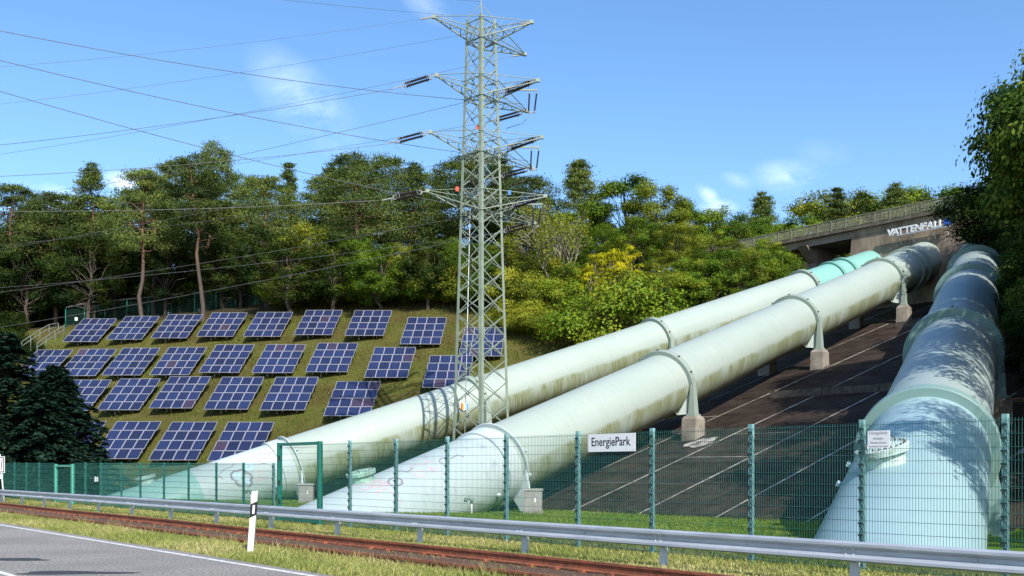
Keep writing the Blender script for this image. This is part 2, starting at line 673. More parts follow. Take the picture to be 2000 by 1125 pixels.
# ------------------------------------------------------------------ railway track
M_rust = mat('rusty_rail', (0.1675, 0.0496, 0.0246), 0.85, (0.3190, 0.0992, 0.0444), scale=9, detail=8, bump=0.4, base3=(0.0798, 0.0344, 0.0222), scale3=1.2)
M_ballast = mat('ballast', (0.060, 0.028, 0.018), 0.95, (0.170, 0.090, 0.055), scale=16, detail=8, bump=1.0, bscale=30)
prof_r = [(-.07, 0), (.07, 0), (.07, .02), (.012, .035), (.012, .125), (.037, .135), (.037, .175), (-.037, .175), (-.037, .135), (-.012, .125), (-.012, .035), (-.07, .02)]
trk = thing('railway_track', sq(11.1, 0, 0), 'rusty railway track half sunk in grass along the road', 'railway track')
for s_, z_ in ((11.85, 0.02), (10.42, -0.065)):
    g = G()
    n_ = len(prof_r)
    q_ = np.arange(-110, 60.1, 2.5)
    v_ = []
    for qq in q_:
        for a, b in prof_r:
            v_.append(sq(s_ + a, qq, z_ + b + 0.008 * math.sin(qq * 0.35)))
    fs = []
    for i in range(len(q_) - 1):
        for k in range(n_):
            fs.append((i * n_ + k, (i + 1) * n_ + k, (i + 1) * n_ + (k + 1) % n_, i * n_ + (k + 1) % n_))
    g.add(v_, fs)
    g.build('rail', M_rust, trk)
g = G()
for i in range(60):
    a, b = -110 + i * 2.85, -110 + (i + 1) * 2.85
    g.add([sq(10.5, a, 0.012), sq(11.8, a, 0.012), sq(11.8, b, 0.012), sq(10.5, b, 0.012)], [(3, 2, 1, 0)])
g.build('ballast_bed', M_ballast, trk)
gb = G()
rr = np.random.default_rng(3)
for i in range(110):
    a = -45 + i * 0.65
    if rr.random() < 0.8:
        gb.box(sq(11.74, a, 0.035), (0.10, 0.10, 0.05), (np.r_[NV, 0], np.r_[UV, 0], (0, 0, 1)))
o = gb.build('rail_clip', M_rust, trk)
o['kind'] = 'stuff'

# ------------------------------------------------------------------ penstocks
def pipe_mat(name, base, base2, grime, algae=1.0, patch=None, lo=1.38, hi=1.85):
    m = bpy.data.materials.new(name)
    m.use_nodes = True
    t = m.node_tree
    b = t.nodes['Principled BSDF']
    b.inputs['Roughness'].default_value = 0.45
    b.inputs['Specular IOR Level'].default_value = 0.35
    uv = N(t, 'ShaderNodeUVMap', uv_map='UVMap')
    sp_ = N(t, 'ShaderNodeSeparateXYZ')
    LK(t, uv.outputs[0], sp_.inputs[0])
    u, v = sp_.outputs[0], sp_.outputs[1]
    av = math_node(t, 'ABSOLUTE', v)          # angle from the crown of the pipe

    def noise2(su, sv, detail=5.0, rough=0.6, off=0.0):
        c_ = N(t, 'ShaderNodeCombineXYZ')
        LK(t, math_node(t, 'MULTIPLY', u, su), c_.inputs[0])
        LK(t, math_node(t, 'MULTIPLY', v, sv), c_.inputs[1])
        c_.inputs[2].default_value = off
        n_ = N(t, 'ShaderNodeTexNoise', i_Scale=1.0, i_Detail=detail, i_Roughness=rough)
        LK(t, c_.outputs[0], n_.inputs['Vector'])
        return n_.outputs[0]

    def mix(fac, a, c):
        mx = N(t, 'ShaderNodeMix', data_type='RGBA')
        LK(t, fac, mx.inputs['Factor']) if not isinstance(fac, float) else setattr(mx.inputs['Factor'], 'default_value', fac)
        for key, val in (('A', a), ('B', c)):
            if isinstance(val, tuple):
                mx.inputs[key].default_value = (*val, 1)
            else:
                LK(t, val, mx.inputs[key])
        return mx.outputs['Result']

    c = mix(math_node(t, 'MULTIPLY_ADD', noise2(0.25, 1.2), 2.4, -0.75, clamp=True), base, base2)
    # faint rain streaks everywhere
    st = math_node(t, 'MULTIPLY_ADD', noise2(2.6, 0.5, 6.0, 0.65, 3.0), 3.0, -1.55, clamp=True)
    c = mix(math_node(t, 'MULTIPLY', st, 0.32), c, grime)
    if patch:
        pf = math_node(t, 'MULTIPLY_ADD', noise2(0.9, 1.9, 6.0, 0.7, 9.0), 7.0, -3.9, clamp=True)
        c = mix(math_node(t, 'MULTIPLY', pf, 0.75), c, patch)
    # algae streaks that start below a weld seam on the flank
    line = math_node(t, 'ADD', lo, math_node(t, 'MULTIPLY', noise2(0.35, 0.0, 3.0, 0.6, 5.0), 0.36))
    line = math_node(t, 'SUBTRACT', line, math_node(t, 'MULTIPLY', math_node(t, 'MULTIPLY_ADD', noise2(1.6, 0.0, 4.0, 0.7, 7.0), 6.0, -3.5, clamp=True), 0.30))
    band = math_node(t, 'MULTIPLY', math_node(t, 'SUBTRACT', av, line), 9.0, clamp=True)
    strk = math_node(t, 'MULTIPLY_ADD', noise2(8.5, 0.55, 6.0, 0.75, 1.0), 4.4, -1.45, clamp=True)
    strk2 = math_node(t, 'MULTIPLY_ADD', noise2(0.8, 0.4, 3.0, 0.6, 2.0), 4.0, -1.2, clamp=True)
    fac = math_node(t, 'MULTIPLY', math_node(t, 'MULTIPLY', band, strk), math_node(t, 'MULTIPLY', strk2, 0.95 * algae), clamp=True)
    c = mix(fac, c, (0.150, 0.160, 0.042))
    low = math_node(t, 'MULTIPLY', math_node(t, 'SUBTRACT', av, 2.0), 2.2, clamp=True)
    low = math_node(t, 'MULTIPLY', low, math_node(t, 'MULTIPLY_ADD', noise2(3.0, 1.0, 6.0, 0.7, 4.0), 3.0, -0.9, clamp=True))
    c = mix(math_node(t, 'MULTIPLY', low, 0.8 * algae), c, (0.10, 0.095, 0.055))
    seam = math_node(t, 'LESS_THAN', math_node(t, 'ABSOLUTE', math_node(t, 'SUBTRACT', av, 1.60)), 0.008)
    c = mix(math_node(t, 'MULTIPLY', seam, 0.45 * algae), c, (0.22, 0.25, 0.17))
    fu = math_node(t, 'FRACT', math_node(t, 'DIVIDE', u, 5.9))
    weld = math_node(t, 'LESS_THAN', math_node(t, 'ABSOLUTE', math_node(t, 'SUBTRACT', fu, 0.5)), 0.0035)
    c = mix(math_node(t, 'MULTIPLY', weld, 0.35), c, grime)
    rim = math_node(t, 'MULTIPLY', math_node(t, 'SUBTRACT', 0.06, math_node(t, 'ABSOLUTE', math_node(t, 'SUBTRACT', fu, 0.5))), 16.0, clamp=True)
    rust = math_node(t, 'MULTIPLY_ADD', noise2(7.0, 0.45, 5.0, 0.7, 12.0), 8.0, -5.2, clamp=True)
    c = mix(math_node(t, 'MULTIPLY', math_node(t, 'MULTIPLY', rim, rust), 0.5), c, (0.20, 0.12, 0.06))
    LK(t, c, b.inputs['Base Color'])
    bp = N(t, 'ShaderNodeBump', i_Strength=0.12, i_Distance=0.02)
    LK(t, noise2(0.8, 2.0, 4.0, 0.5, 6.0), bp.inputs['Height'])
    LK(t, bp.outputs[0], b.inputs['Normal'])
    return m


MP_mint = pipe_mat('penstock_mint', (0.3085, 0.3700, 0.3275), (0.3445, 0.4010, 0.3615), (0.2152, 0.2550, 0.1988))
MP_ring = pipe_mat('penstock_ring', (0.237, 0.296, 0.253), (0.268, 0.324, 0.281), (0.187, 0.212, 0.162), 0.4)
MP_turq = pipe_mat('penstock_turquoise', (0.179, 0.389, 0.337), (0.201, 0.406, 0.358), (0.182, 0.292, 0.255), 0.15)
MP_turq_ring = pipe_mat('penstock_turquoise_ring', (0.136, 0.319, 0.272), (0.163, 0.354, 0.306), (0.150, 0.245, 0.204), 0.15)
MP_white = pipe_mat('penstock_pale', (0.389, 0.469, 0.478), (0.440, 0.504, 0.507), (0.289, 0.326, 0.326), 0.45, patch=(0.289, 0.313, 0.354), lo=1.75)
MP_blue = pipe_mat('penstock_blue', (0.252, 0.380, 0.408), (0.284, 0.406, 0.428), (0.204, 0.286, 0.298), 0.25)
MP_bluemint = pipe_mat('penstock_blue_mint', (0.269, 0.336, 0.321), (0.296, 0.358, 0.341), (0.212, 0.252, 0.235), 0.35)
MP_blue_ring = pipe_mat('penstock_blue_ring', (0.166, 0.276, 0.260), (0.196, 0.303, 0.284), (0.153, 0.220, 0.208), 0.2)
MP_tip = pipe_mat('penstock_tip', (0.206, 0.387, 0.356), (0.262, 0.424, 0.399), (0.250, 0.312, 0.300), 0.1, patch=(0.312, 0.424, 0.412))
M_conc = mat('concrete', (0.20, 0.175, 0.14), 0.9, (0.36, 0.33, 0.28), scale=2.2, detail=8, bump=0.5, bscale=18, base3=(0.09, 0.07, 0.05), scale3=1.1, amount3=0.8)
M_black = mat('black_print', (0.012, 0.012, 0.014), 0.6)
M_iron = mat('dark_iron', (0.05, 0.045, 0.04), 0.6, (0.12, 0.08, 0.05), scale=20)


def cylinder(name, which, s_a, s_b, r, m, parent, r_b=None, n=72, caps=False):
    """a length of pipe with (metres along, angle from the crown) as its UV"""
    d, e1, e2 = pipe_frame(which)
    A, B = pipe_at(which, s_a), pipe_at(which, s_b)
    L_ = np.linalg.norm(B - A)
    nl = max(1, int(L_ / 3.0))
    me = bpy.data.meshes.new(name)
    o0 = ORIG[parent.name]
    V, Q, UVs = [], [], []
    for i in range(nl + 1):
        c = A + (B - A) * i / nl - o0
        rr_ = r + ((r_b or r) - r) * i / nl
        for k in range(n + 1):
            an = -math.pi + 2 * math.pi * k / n
            V.append(c + rr_ * (e2 * math.cos(an) + e1 * math.sin(an)))
    for i in range(nl):
        for k in range(n):
            q_ = (i * (n + 1) + k, (i + 1) * (n + 1) + k, (i + 1) * (n + 1) + k + 1, i * (n + 1) + k + 1)
            Q.append(q_)
            for j in q_:
                ii, kk = divmod(j, n + 1)
                UVs.append((s_a * 1.1 + L_ * ii / nl, -math.pi + 2 * math.pi * kk / n))
    me.from_pydata([list(v) for v in V], [], Q)
    me.polygons.foreach_set('use_smooth', [True] * len(Q))
    ul = me.uv_layers.new(name='UVMap')
    ul.data.foreach_set('uv', np.array(UVs, np.float32).ravel())
    me.materials.append(m)
    me.update()
    o = link(name, me, parent)
    ORIG[o.name] = o0
    return o


def collar(name, which, s_, w, r_in, r_out, m, parent):
    """a stiffening ring round the pipe: flat band with side faces, its own UV"""
    d, e1, e2 = pipe_frame(which)
    c = pipe_at(which, s_)
    o0 = ORIG[parent.name]
    prof = [(-w / 2, r_in), (-w / 2, r_out - 0.02), (-w / 2 + 0.02, r_out), (w / 2 - 0.02, r_out), (w / 2, r_out - 0.02), (w / 2, r_in)]
    n = 72
    V, Q, UVs = [], [], []
    for t_, r_ in prof:
        for k in range(n + 1):
            an = -math.pi + 2 * math.pi * k / n
            V.append(c - o0 + d * t_ + r_ * (e2 * math.cos(an) + e1 * math.sin(an)))
    for i in range(len(prof) - 1):
        for k in range(n):
            q_ = (i * (n + 1) + k, (i + 1) * (n + 1) + k, (i + 1) * (n + 1) + k + 1, i * (n + 1) + k + 1)
            Q.append(q_)
            for j in q_:
                ii, kk = divmod(j, n + 1)
                UVs.append((s_ + prof[ii][0] + prof[ii][1], -math.pi + 2 * math.pi * kk / n))
    me = bpy.data.meshes.new(name)
    me.from_pydata([list(v) for v in V], [], Q)
    ul = me.uv_layers.new(name='UVMap')
    ul.data.foreach_set('uv', np.array(UVs, np.float32).ravel())
    me.materials.append(m)
    me.update()
    o = link(name, me, parent)
    ORIG[o.name] = o0
    return o


RINGS = {'left': (47.2, 65.4, 84.2), 'mid': (47.4, 65.4, 82.8), 'right': (48.0, 69.5, 85.0)}
pens = {}
LBL = {'left': 'pale mint steel penstock running behind the pylon, turquoise at its upper end',
       'mid': 'pale mint steel penstock in the middle, streaked green with algae below',
       'right': 'blue green steel penstock beneath the trees, dappled with leaf shadows'}
for which in ('left', 'mid', 'right'):
    base_p = pipe_at(which, 26)
    t = thing('penstock', (base_p[0], base_p[1], 0), LBL[which], 'pipe', 'three parallel penstocks coming down the hill')
    pens[which] = t
    d, e1, e2 = pipe_frame(which)
    h = np.cross(d, (0, 0, 1.0))
    h /= np.linalg.norm(h)
    dh = np.array([d[0], d[1], 0])
    dh /= np.linalg.norm(dh)
    low_m = {'left': MP_white, 'mid': MP_white, 'right': MP_blue}[which]
    main_m = {'left': MP_mint, 'mid': MP_mint, 'right': MP_bluemint}[which]
    ring_m = {'left': MP_ring, 'mid': MP_ring, 'right': MP_blue_ring}[which]
    if which == 'left':
        cylinder('pipe_section', which, 17, 26.5, PR, MP_tip, t)['label'] = 'turquoise foot of the pipe sinking into the grass'
        cylinder('pipe_section', which, 26.5, 32, PR, low_m, t)['label'] = 'whitish lower length of pipe with graffiti'
        cylinder('pipe_section', which, 32, RINGS[which][2], PR, main_m, t)
        cylinder('pipe_section', which, RINGS[which][2], 96.5, PR, MP_turq, t)['label'] = 'freshly painted turquoise upper length of pipe'
    else:
        cylinder('pipe_section', which, 17, 31.2, PR, low_m, t)['label'] = 'lower length of pipe sinking into the grass'
        cylinder('pipe_section', which, 31.2, 96.5, PR, main_m, t)
    # lower collar with its two gussets
    low_s = {'left': 32.0, 'mid': 31.2, 'right': 31.2}[which]
    if which == 'right':
        collar('collar', which, low_s, 0.6, PR - 0.02, 2.20, ring_m, t)
    else:
        collar('collar', which, low_s, 0.9, PR - 0.02, 2.02, MP_white, t)
        collar('collar', which, low_s + 0.75, 0.10, PR - 0.02, 2.13, MP_white, t)
    for sgn in (-1, 1):
        g = G()
        c = pipe_at(which, low_s + (0.0 if which == 'right' else 0.75))
        pol = [c + h * sgn * 1.98 + np.array([0, 0, -0.3]), c + h * sgn * 2.35 + np.array([0, 0, -1.9]),
               c + h * sgn * 2.2 + np.array([0, 0, -3.0]), c + h * sgn * 1.2 + np.array([0, 0, -1.75])]
        g.prism(pol, d * 0.12)
        g.build('gusset', ring_m if which == 'right' else MP_white, t)
    for ri, s_ in enumerate(RINGS[which]):
        m_ = MP_turq_ring if (which == 'left' and s_ > 87 and False) else ring_m
        collar('stiffening_ring', which, s_, 0.42 if which != 'right' else 0.7, PR - 0.02, 2.17 if which != 'right' else 2.28, m_, t)
        c = pipe_at(which, s_)
        za = apron_z(NV @ c[:2])
        for sgn in (-1, 1):
            # upright leg of the ring standing on its block
            g = G()
            cc = c + h * sgn * 2.12
            zt = za + 1.42
            g.frustum([cc[0], cc[1], zt + 0.14], [cc[0], cc[1], c[2] + 0.25], (0.44, 0.50), (0.14, 0.34), (h, dh, (0, 0, 1)))
            g.box([cc[0], cc[1], zt + 0.07], (0.60, 0.70, 0.12), (h, dh, (0, 0, 1)))
            g.build('support_leg', ring_m, t)
            g = G()
            pol = [c + h * sgn * 1.84 + np.array([0, 0, -0.55]), cc + np.array([0, 0, zt + 0.16 - c[2]]) - h * sgn * 0.1,
                   c + h * sgn * 1.25 + np.array([0, 0, -1.95]) - dh * 0.45, c + h * sgn * 0.85 + np.array([0, 0, -1.70])]
            g.prism(pol, d * 0.08)
            g.build('gusset', main_m, t)
            # the block
            bm = G()
            slope = 0.3133
            lo_z = za - 0.7
            bm.frustum([cc[0], cc[1], lo_z], [cc[0], cc[1], zt - 0.18], (1.0, 1.2), (0.94, 1.1), (h, dh, (0, 0, 1)))
            bm.frustum([cc[0], cc[1], zt - 0.18], [cc[0], cc[1], zt], (0.94, 1.1), (0.76, 0.88), (h, dh, (0, 0, 1)))
            sd = 'left' if sgn < 0 else 'right'
            nm = {'left': 'penstock behind the pylon', 'mid': 'middle penstock', 'right': 'penstock under the trees'}[which]
            rk = ('lowest', 'second', 'topmost')[ri]
            ob = bm.build('concrete_block', M_conc)
            tag(ob, f'weathered concrete block, {rk} on the {sd} side of the {nm}', 'support block', 'concrete blocks carrying the penstock rings')
        for an in (0.0, 0.7, 1.25, -0.7):
            g = G()
            pp_ = c + 2.18 * (e2 * math.cos(an) + e1 * math.sin(an))
            nn_ = (e2 * math.cos(an) + e1 * math.sin(an))
            if which == 'right':
                pp_ = c + 2.29 * nn_
            g.box(pp_ + nn_ * 0.03, (0.14, 0.1, 0.08), (d, np.cross(nn_, d), nn_))
            g.build('lug', M_iron, t)
    # expansion joint near the top
    jm = MP_turq_ring if which == 'left' else ring_m
    for s_, w_ in ((88.2, 0.35), (90.0, 0.35), (94.6, 0.25)):
        collar('expansion_ring', which, s_, w_, PR - 0.02, 2.10 if s_ < 94 else 2.03, jm if s_ < 94 else MP_white, t)
    # manhole hatch on the crown
    hs_ = 24.0
    an = -0.22 if which == 'right' else -0.05
    nn_ = e2 * math.cos(an) + e1 * math.sin(an)
    nn_ = nn_ + np.array([0, 0, 0.25])
    nn_ /= np.linalg.norm(nn_)
    b0 = pipe_at(which, hs_) + (e2 * math.cos(an) + e1 * math.sin(an)) * (PR - 0.25)
    mh = {'left': MP_tip, 'mid': MP_turq_ring, 'right': MP_blue}[which]
    M_hatch = mat('hatch_paint', (0.40, 0.56, 0.53), 0.6, (0.56, 0.68, 0.64), scale=6, base3=(0.16, 0.09, 0.04), scale3=3.5, amount3=0.5)
    M_hatchg = mat('hatch_paint_green', (0.28, 0.50, 0.40), 0.6, (0.40, 0.60, 0.50), scale=6, base3=(0.10, 0.08, 0.05), scale3=3.5, amount3=0.5)
    g = G()
    g.lathe(b0, nn_, [(0, 0.50), (0.52, 0.50)], 36, smooth=True)
    hn = g.build('hatch', M_hatch if which != 'mid' else M_hatchg, t)
    g = G()
    g.lathe(b0, nn_, [(0.50, 0.5), (0.50, 0.64), (0.57, 0.66), (0.58, 0.60), (0.585, 0.64), (0.66, 0.66), (0.68, 0.62), (0.68, 0.42), (0.70, 0.40), (0.70, 0.0)], 40)
    fl = g.build('flange_cover', M_hatch if which != 'mid' else M_hatchg, hn)
    g = G()
    x1 = np.cross(nn_, d)
    x1 /= np.linalg.norm(x1)
    x2 = np.cross(nn_, x1)
    for k in range(24):
        an2 = 2 * math.pi * k / 24
        g.lathe(b0 + 0.56 * (x1 * math.cos(an2) + x2 * math.sin(an2)), nn_, [(0.46, 0.018), (0.725, 0.022), (0.73, 0.0)], 6)
    bo = g.build('bolt_ring', M_iron, hn)
    for an2 in (0.6, 2.2, 3.9):
        g = G()
        p_ = b0 + nn_ * 0.69 + 0.40 * (x1 * math.cos(an2) + x2 * math.sin(an2))
        g.tube([p_, p_ + nn_ * 0.14, p_ + nn_ * 0.16 + x1 * 0.07], 0.016, 6)
        g.build('lifting_eye', M_iron, hn)

# small brackets along the lower lengths
for which, s_, an in (('mid', 32.2, 1.25), ('mid', 32.2, 1.9), ('mid', 30.0, 2.05), ('left', 32.9, 1.0), ('left', 31.0, 2.0), ('right', 27.0, -1.1), ('right', 25.5, -1.15)):
    d, e1, e2 = pipe_frame(which)
    nn_ = e2 * math.cos(an) + e1 * math.sin(an)
    c = pipe_at(which, s_) + nn_ * (PR + 0.05)
    g = G()
    g.box(c, (0.22, 0.10, 0.16), (d, np.cross(nn_, d), nn_))
    g.build('bracket', MP_white if which != 'right' else MP_blue, pens[which])

# graffiti: painted lines lying on the pipes' flanks
def on_pipe(which, s_, an, r=PR + 0.004):
    d, e1, e2 = pipe_frame(which)
    return pipe_at(which, s_) + r * (e2 * math.cos(an) + e1 * math.sin(an))


def pipe_hit(which, px, py, r=PR + 0.004):
    """point of the pipe's near flank in the direction of a photo position"""
    s0, p, dd = PIPES[which]
    d = dd / np.linalg.norm(dd)
    o_ = np.array([0, 0, EYE])
    rv = np.array([(px - 1000) / F, 1, (HZ - py) / F])
    w = o_ - p
    a = rv - rv.dot(d) * d
    b = w - w.dot(d) * d
    A_, B_, C_ = a.dot(a), 2 * a.dot(b), b.dot(b) - r * r
    disc = B_ * B_ - 4 * A_ * C_
    if disc < 0:
        return None
    k = (-B_ - math.sqrt(disc)) / (2 * A_)
    return o_ + rv * k


def graffiti(which, strokes, w, m, name='graffiti'):
    s0, p, dd = PIPES[which]
    d = dd / np.linalg.norm(dd)
    for st_ in strokes:
        pts = []
        for i in range(len(st_) - 1):
            for k in range(4):
                f_ = k / 4
                pts.append((st_[i][0] * (1 - f_) + st_[i + 1][0] * f_, st_[i][1] * (1 - f_) + st_[i + 1][1] * f_))
        pts.append(st_[-1])
        P3 = [pipe_hit(which, *q_) for q_ in pts]
        P3 = [q_ for q_ in P3 if q_ is not None]
        if len(P3) < 2:
            continue
        vs_, fs = [], []
        for i, q_ in enumerate(P3):
            tt = P3[min(i + 1, len(P3) - 1)] - P3[max(i - 1, 0)]
            nn_ = (q_ - p) - (q_ - p).dot(d) * d
            nn_ /= np.linalg.norm(nn_)
            bb = np.cross(tt, nn_)
            bb /= np.linalg.norm(bb) + 1e-9
            ww = w * (0.8 + 0.4 * rng.random())
            vs_ += [q_ - bb * ww / 2, q_ + bb * ww / 2]
            if i:
                fs.append((2 * i - 2, 2 * i - 1, 2 * i + 1, 2 * i))
        G().add(vs_, fs).build(name, m, pens[which])


M_gr_dark = mat('graffiti_dark', (0.17, 0.16, 0.20), 0.7, (0.26, 0.24, 0.28), scale=8)
M_gr_blue = mat('graffiti_blue', (0.38, 0.56, 0.64), 0.7, (0.48, 0.64, 0.70), scale=8)
M_gr_red = mat('graffiti_red', (0.48, 0.33, 0.37), 0.7, (0.58, 0.44, 0.46), scale=8)


def arc(cx, cy, rx, ry, a0, a1, n=12):
    return [(cx + rx * math.cos(R(a0 + (a1 - a0) * i / n)), cy + ry * math.sin(R(a0 + (a1 - a0) * i / n))) for i in range(n + 1)]


graffiti('left', [arc(461, 929, 10, 9, 60, 300), arc(472, 926, 10, 9, 190, 350), arc(483, 933, 9, 9, 240, 420), arc(484, 942, 8, 8, 300, 480), arc(471, 941, 10, 8, 20, 190)], 0.13, M_gr_dark)
graffiti('left', [arc(463, 930, 5, 5, 0, 360), arc(482, 940, 4, 4, 0, 360), arc(486, 912, 8, 5, 0, 360)], 0.22, M_gr_blue)
graffiti('left', [[(502, 924), (508, 919), (514, 922), (506, 930), (512, 934)], [(500, 936), (508, 938), (515, 934), (528, 932)], arc(506, 935, 6, 4, 0, 300)], 0.06, M_gr_red)
graffiti('mid', [[(686, 950), (700, 944), (720, 940), (752, 940), (760, 946), (740, 952), (716, 948)], [(690, 944), (724, 945), (750, 944)]], 0.10, M_gr_red)
graffiti('mid', [arc(772, 941, 14, 8, 0, 360), [(784, 940), (787, 946)]], 0.09, M_gr_dark)
graffiti('mid', [[(736, 958), (742, 974)], [(752, 954), (772, 966), (784, 984)], [(672, 950), (690, 956)], [(686, 982), (690, 985)]], 0.05, M_gr_red)
graffiti('mid', [[(692, 938), (698, 932), (708, 931), (716, 928), (724, 931), (728, 937), (716, 939), (700, 941)]], 0.18, M_hatchg)

graffiti('mid', [[(700, 952), (712, 958), (726, 952), (738, 960), (756, 954)], [(800, 915), (812, 905), (826, 908), (838, 900), (850, 903)], arc(820, 925, 9, 6, 20, 340), [(836, 920), (842, 910), (850, 921), (858, 911)]], 0.07, M_gr_red)
graffiti('mid', [[(770, 925), (782, 919), (796, 922), (806, 914)], arc(868, 900, 10, 6, 0, 300), [(880, 896), (894, 888), (906, 892)]], 0.06, M_gr_dark)
graffiti('left', [[(430, 925), (440, 915), (452, 912), (458, 904)], [(500, 890), (512, 884), (524, 888), (534, 880)], arc(515, 900, 8, 5, 0, 320), [(420, 935), (428, 930), (436, 936)]], 0.06, M_gr_dark)

# ------------------------------------------------------------------ paved slope under the pipes
M_slab = mat('dark_slab', (0.0169, 0.0115, 0.0084), 0.9, (0.0405, 0.0290, 0.0223), scale=1.4, detail=9, bump=0.3, bscale=14,
             base3=(0.062, 0.045, 0.035), scale3=0.5, amount3=0.7, coords='Generated', spec=0.12)
M_slab.node_tree.nodes['Texture Coordinate'].name = 'tcn'
for n_ in M_slab.node_tree.nodes:
    if n_.type == 'TEX_COORD':
        geo = N(M_slab.node_tree, 'ShaderNodeNewGeometry')
        for l_ in list(n_.outputs['Generated'].links):
            LK(M_slab.node_tree, geo.outputs['Position'], l_.to_socket)
M_joint = mat('pale_joint', (0.3250, 0.3125, 0.2750), 0.9, (0.5250, 0.5000, 0.4500), scale=2.0, detail=6, base3=(0.0750, 0.0688, 0.0625), scale3=0.8, amount3=0.8)
M_kerbc = mat('slope_kerb', (0.0500, 0.0425, 0.0350), 0.9, (0.1000, 0.0900, 0.0750), scale=3, bump=0.3)
g = G()
rows_s = np.arange(34.9, 96, 4.47)
nrm = np.array([-0.3133 * NV[0], -0.3133 * NV[1], 1.0])
nrm /= np.linalg.norm(nrm)


def slope_pt(s, q, lift=0.0):
    return sq(s, q, apron_z(s)) + nrm * lift


def q_lim(s, which, off):
    # q where the line s meets a plan line beside a pipe
    c = pipe_at(which, s)
    hd = PIPES[which][2][:2]
    hd = hd / np.linalg.norm(hd)
    cosn = hd @ NV
    return float(UV @ c[:2]) + off / cosn


gq = []
for i in range(len(rows_s) - 1):
    a, b = rows_s[i], rows_s[i + 1]
    gq.append((q_lim(a, 'mid', -4.5), q_lim(a, 'right', 3.0), q_lim(b, 'mid', -4.5), q_lim(b, 'right', 3.0)))
for i in range(len(rows_s) - 1):
    a, b = rows_s[i], rows_s[i + 1]
    l0, r0, l1, r1 = gq[i]
    g.add([slope_pt(a, l0, -0.012), slope_pt(a, r0, -0.012), slope_pt(b, r1, -0.012), slope_pt(b, l1, -0.012)], [(0, 1, 2, 3)])
apron = tag(g.build('pavement', M_joint), 'dark paved slope with pale joints between the pipes', kind='structure')
Q0 = float(UV @ np.array([3.6, 50.7]))
for i in range(len(rows_s) - 1):
    a, b = rows_s[i] + 0.03, rows_s[i + 1] - 0.03
    if rows_s[i + 1] < 84:
        a2, b2 = a, b
    l0, r0, l1, r1 = gq[i]
    ql, qr = min(l0, l1), max(r0, r1)
    k0, k1 = math.floor((ql - Q0) / 4.5), math.ceil((qr - Q0) / 4.5)
    for k in range(k0, k1):
        c0, c1 = Q0 + k * 4.5 + 0.08, Q0 + (k + 1) * 4.5 - 0.08
        c0, c1 = max(c0, ql), min(c1, qr)
        if c1 - c0 < 0.4:
            continue
        lift = 0.02 * rng.random()
        gap = 0.045 if rng.random() < 0.35 else 0.005
        top = [slope_pt(a + gap, c0, lift), slope_pt(a + gap, c1, lift + 0.01 * rng.random()), slope_pt(b - 0.0, c1, lift), slope_pt(b - 0.0, c0, lift)]
        bot = [p - nrm * 0.08 for p in top]
        g = G()
        g.add(top + bot, [(0, 1, 2, 3), (0, 4, 5, 1), (1, 5, 6, 2), (2, 6, 7, 3), (3, 7, 4, 0)])
        g.build('slab', M_slab, apron)
for s_ in (57.0, 80.0):
    qa, qb = q_lim(s_, 'mid', 2.6), q_lim(s_, 'right', -1.0)
    nseg = max(2, int(round((qb - qa) / 4.4)))
    for k in range(nseg):
        a, b = qa + (qb - qa) * k / nseg + 0.03, qa + (qb - qa) * (k + 1) / nseg - 0.03
        g = G()
        c = (slope_pt(s_, a) + slope_pt(s_, b)) / 2
        g.box(c + np.array([0, 0, 0.12]), (b - a, 0.35, 0.62), (np.r_[UV, 0], np.r_[NV, 0], (0, 0, 1)))
        g.build('kerb', M_kerbc, apron)
# pale lime stain below the nearest block
g = G()
bq = q_lim(47.4, 'mid', 2.3)
st_pts = []
for k in range(16):
    an = 2 * math.pi * k / 16
    st_pts.append(slope_pt(46.6 + 1.0 * math.cos(an) * (1 + 0.2 * math.sin(5 * an)), bq + 1.3 + 0.9 * math.sin(an) * (1 + 0.2 * math.cos(3 * an)), 0.045))
g.add(st_pts, [tuple(range(16))])
g.build('lime_stain', mat('lime_stain', (0.10, 0.09, 0.08), 0.9, (0.45, 0.42, 0.37), scale=1.7, detail=8, lo=0.4, hi=0.6), apron)

# ------------------------------------------------------------------ bridge
M_bconc = mat('bridge_concrete', (0.2006, 0.1490, 0.1045), 0.9, (0.3099, 0.2426, 0.1741), scale=1.2, detail=8, bump=0.5, bscale=20,
              base3=(0.10, 0.075, 0.055), scale3=0.5, amount3=0.8, stretch=(1, 1, 0.35))
M_bgird = mat('bridge_girder', (0.16, 0.13, 0.105), 0.85, (0.25, 0.21, 0.17), scale=0.9, detail=6, stretch=(1, 1, 0.4))
M_bdark = mat('bridge_fascia', (0.075, 0.062, 0.048), 0.9, (0.14, 0.12, 0.09), scale=1.6, detail=7, stretch=(1, 1, 0.4))
M_brail = mat('bridge_railing', (0.155, 0.155, 0.105), 0.8, (0.245, 0.24, 0.17), scale=4, detail=6)
AX = (np.r_[UV, 0], np.r_[NV, 0], np.array([0, 0, 1.0]))
BS = 93.4
ZB = 1.75 + 0.2665 * BS            # foot of the railing
bq0 = float(UV @ on_line(1380, BS))
bq1 = float(UV @ on_line(2080, BS))
qab = float(UV @ on_line(1669, BS + 1.0))
br = thing('bridge', sq(96, (bq0 + bq1) / 2, 18), 'concrete road bridge with railing crossing above the tops of the penstocks', 'bridge')


def bbox(name, s0, s1, qa, qb, z0, z1, m, parent=None):
    g = G()
    g.box(sq((s0 + s1) / 2, (qa + qb) / 2, (z0 + z1) / 2), (qb - qa, s1 - s0, z1 - z0), AX)
    return g.build(name, m, parent or br)


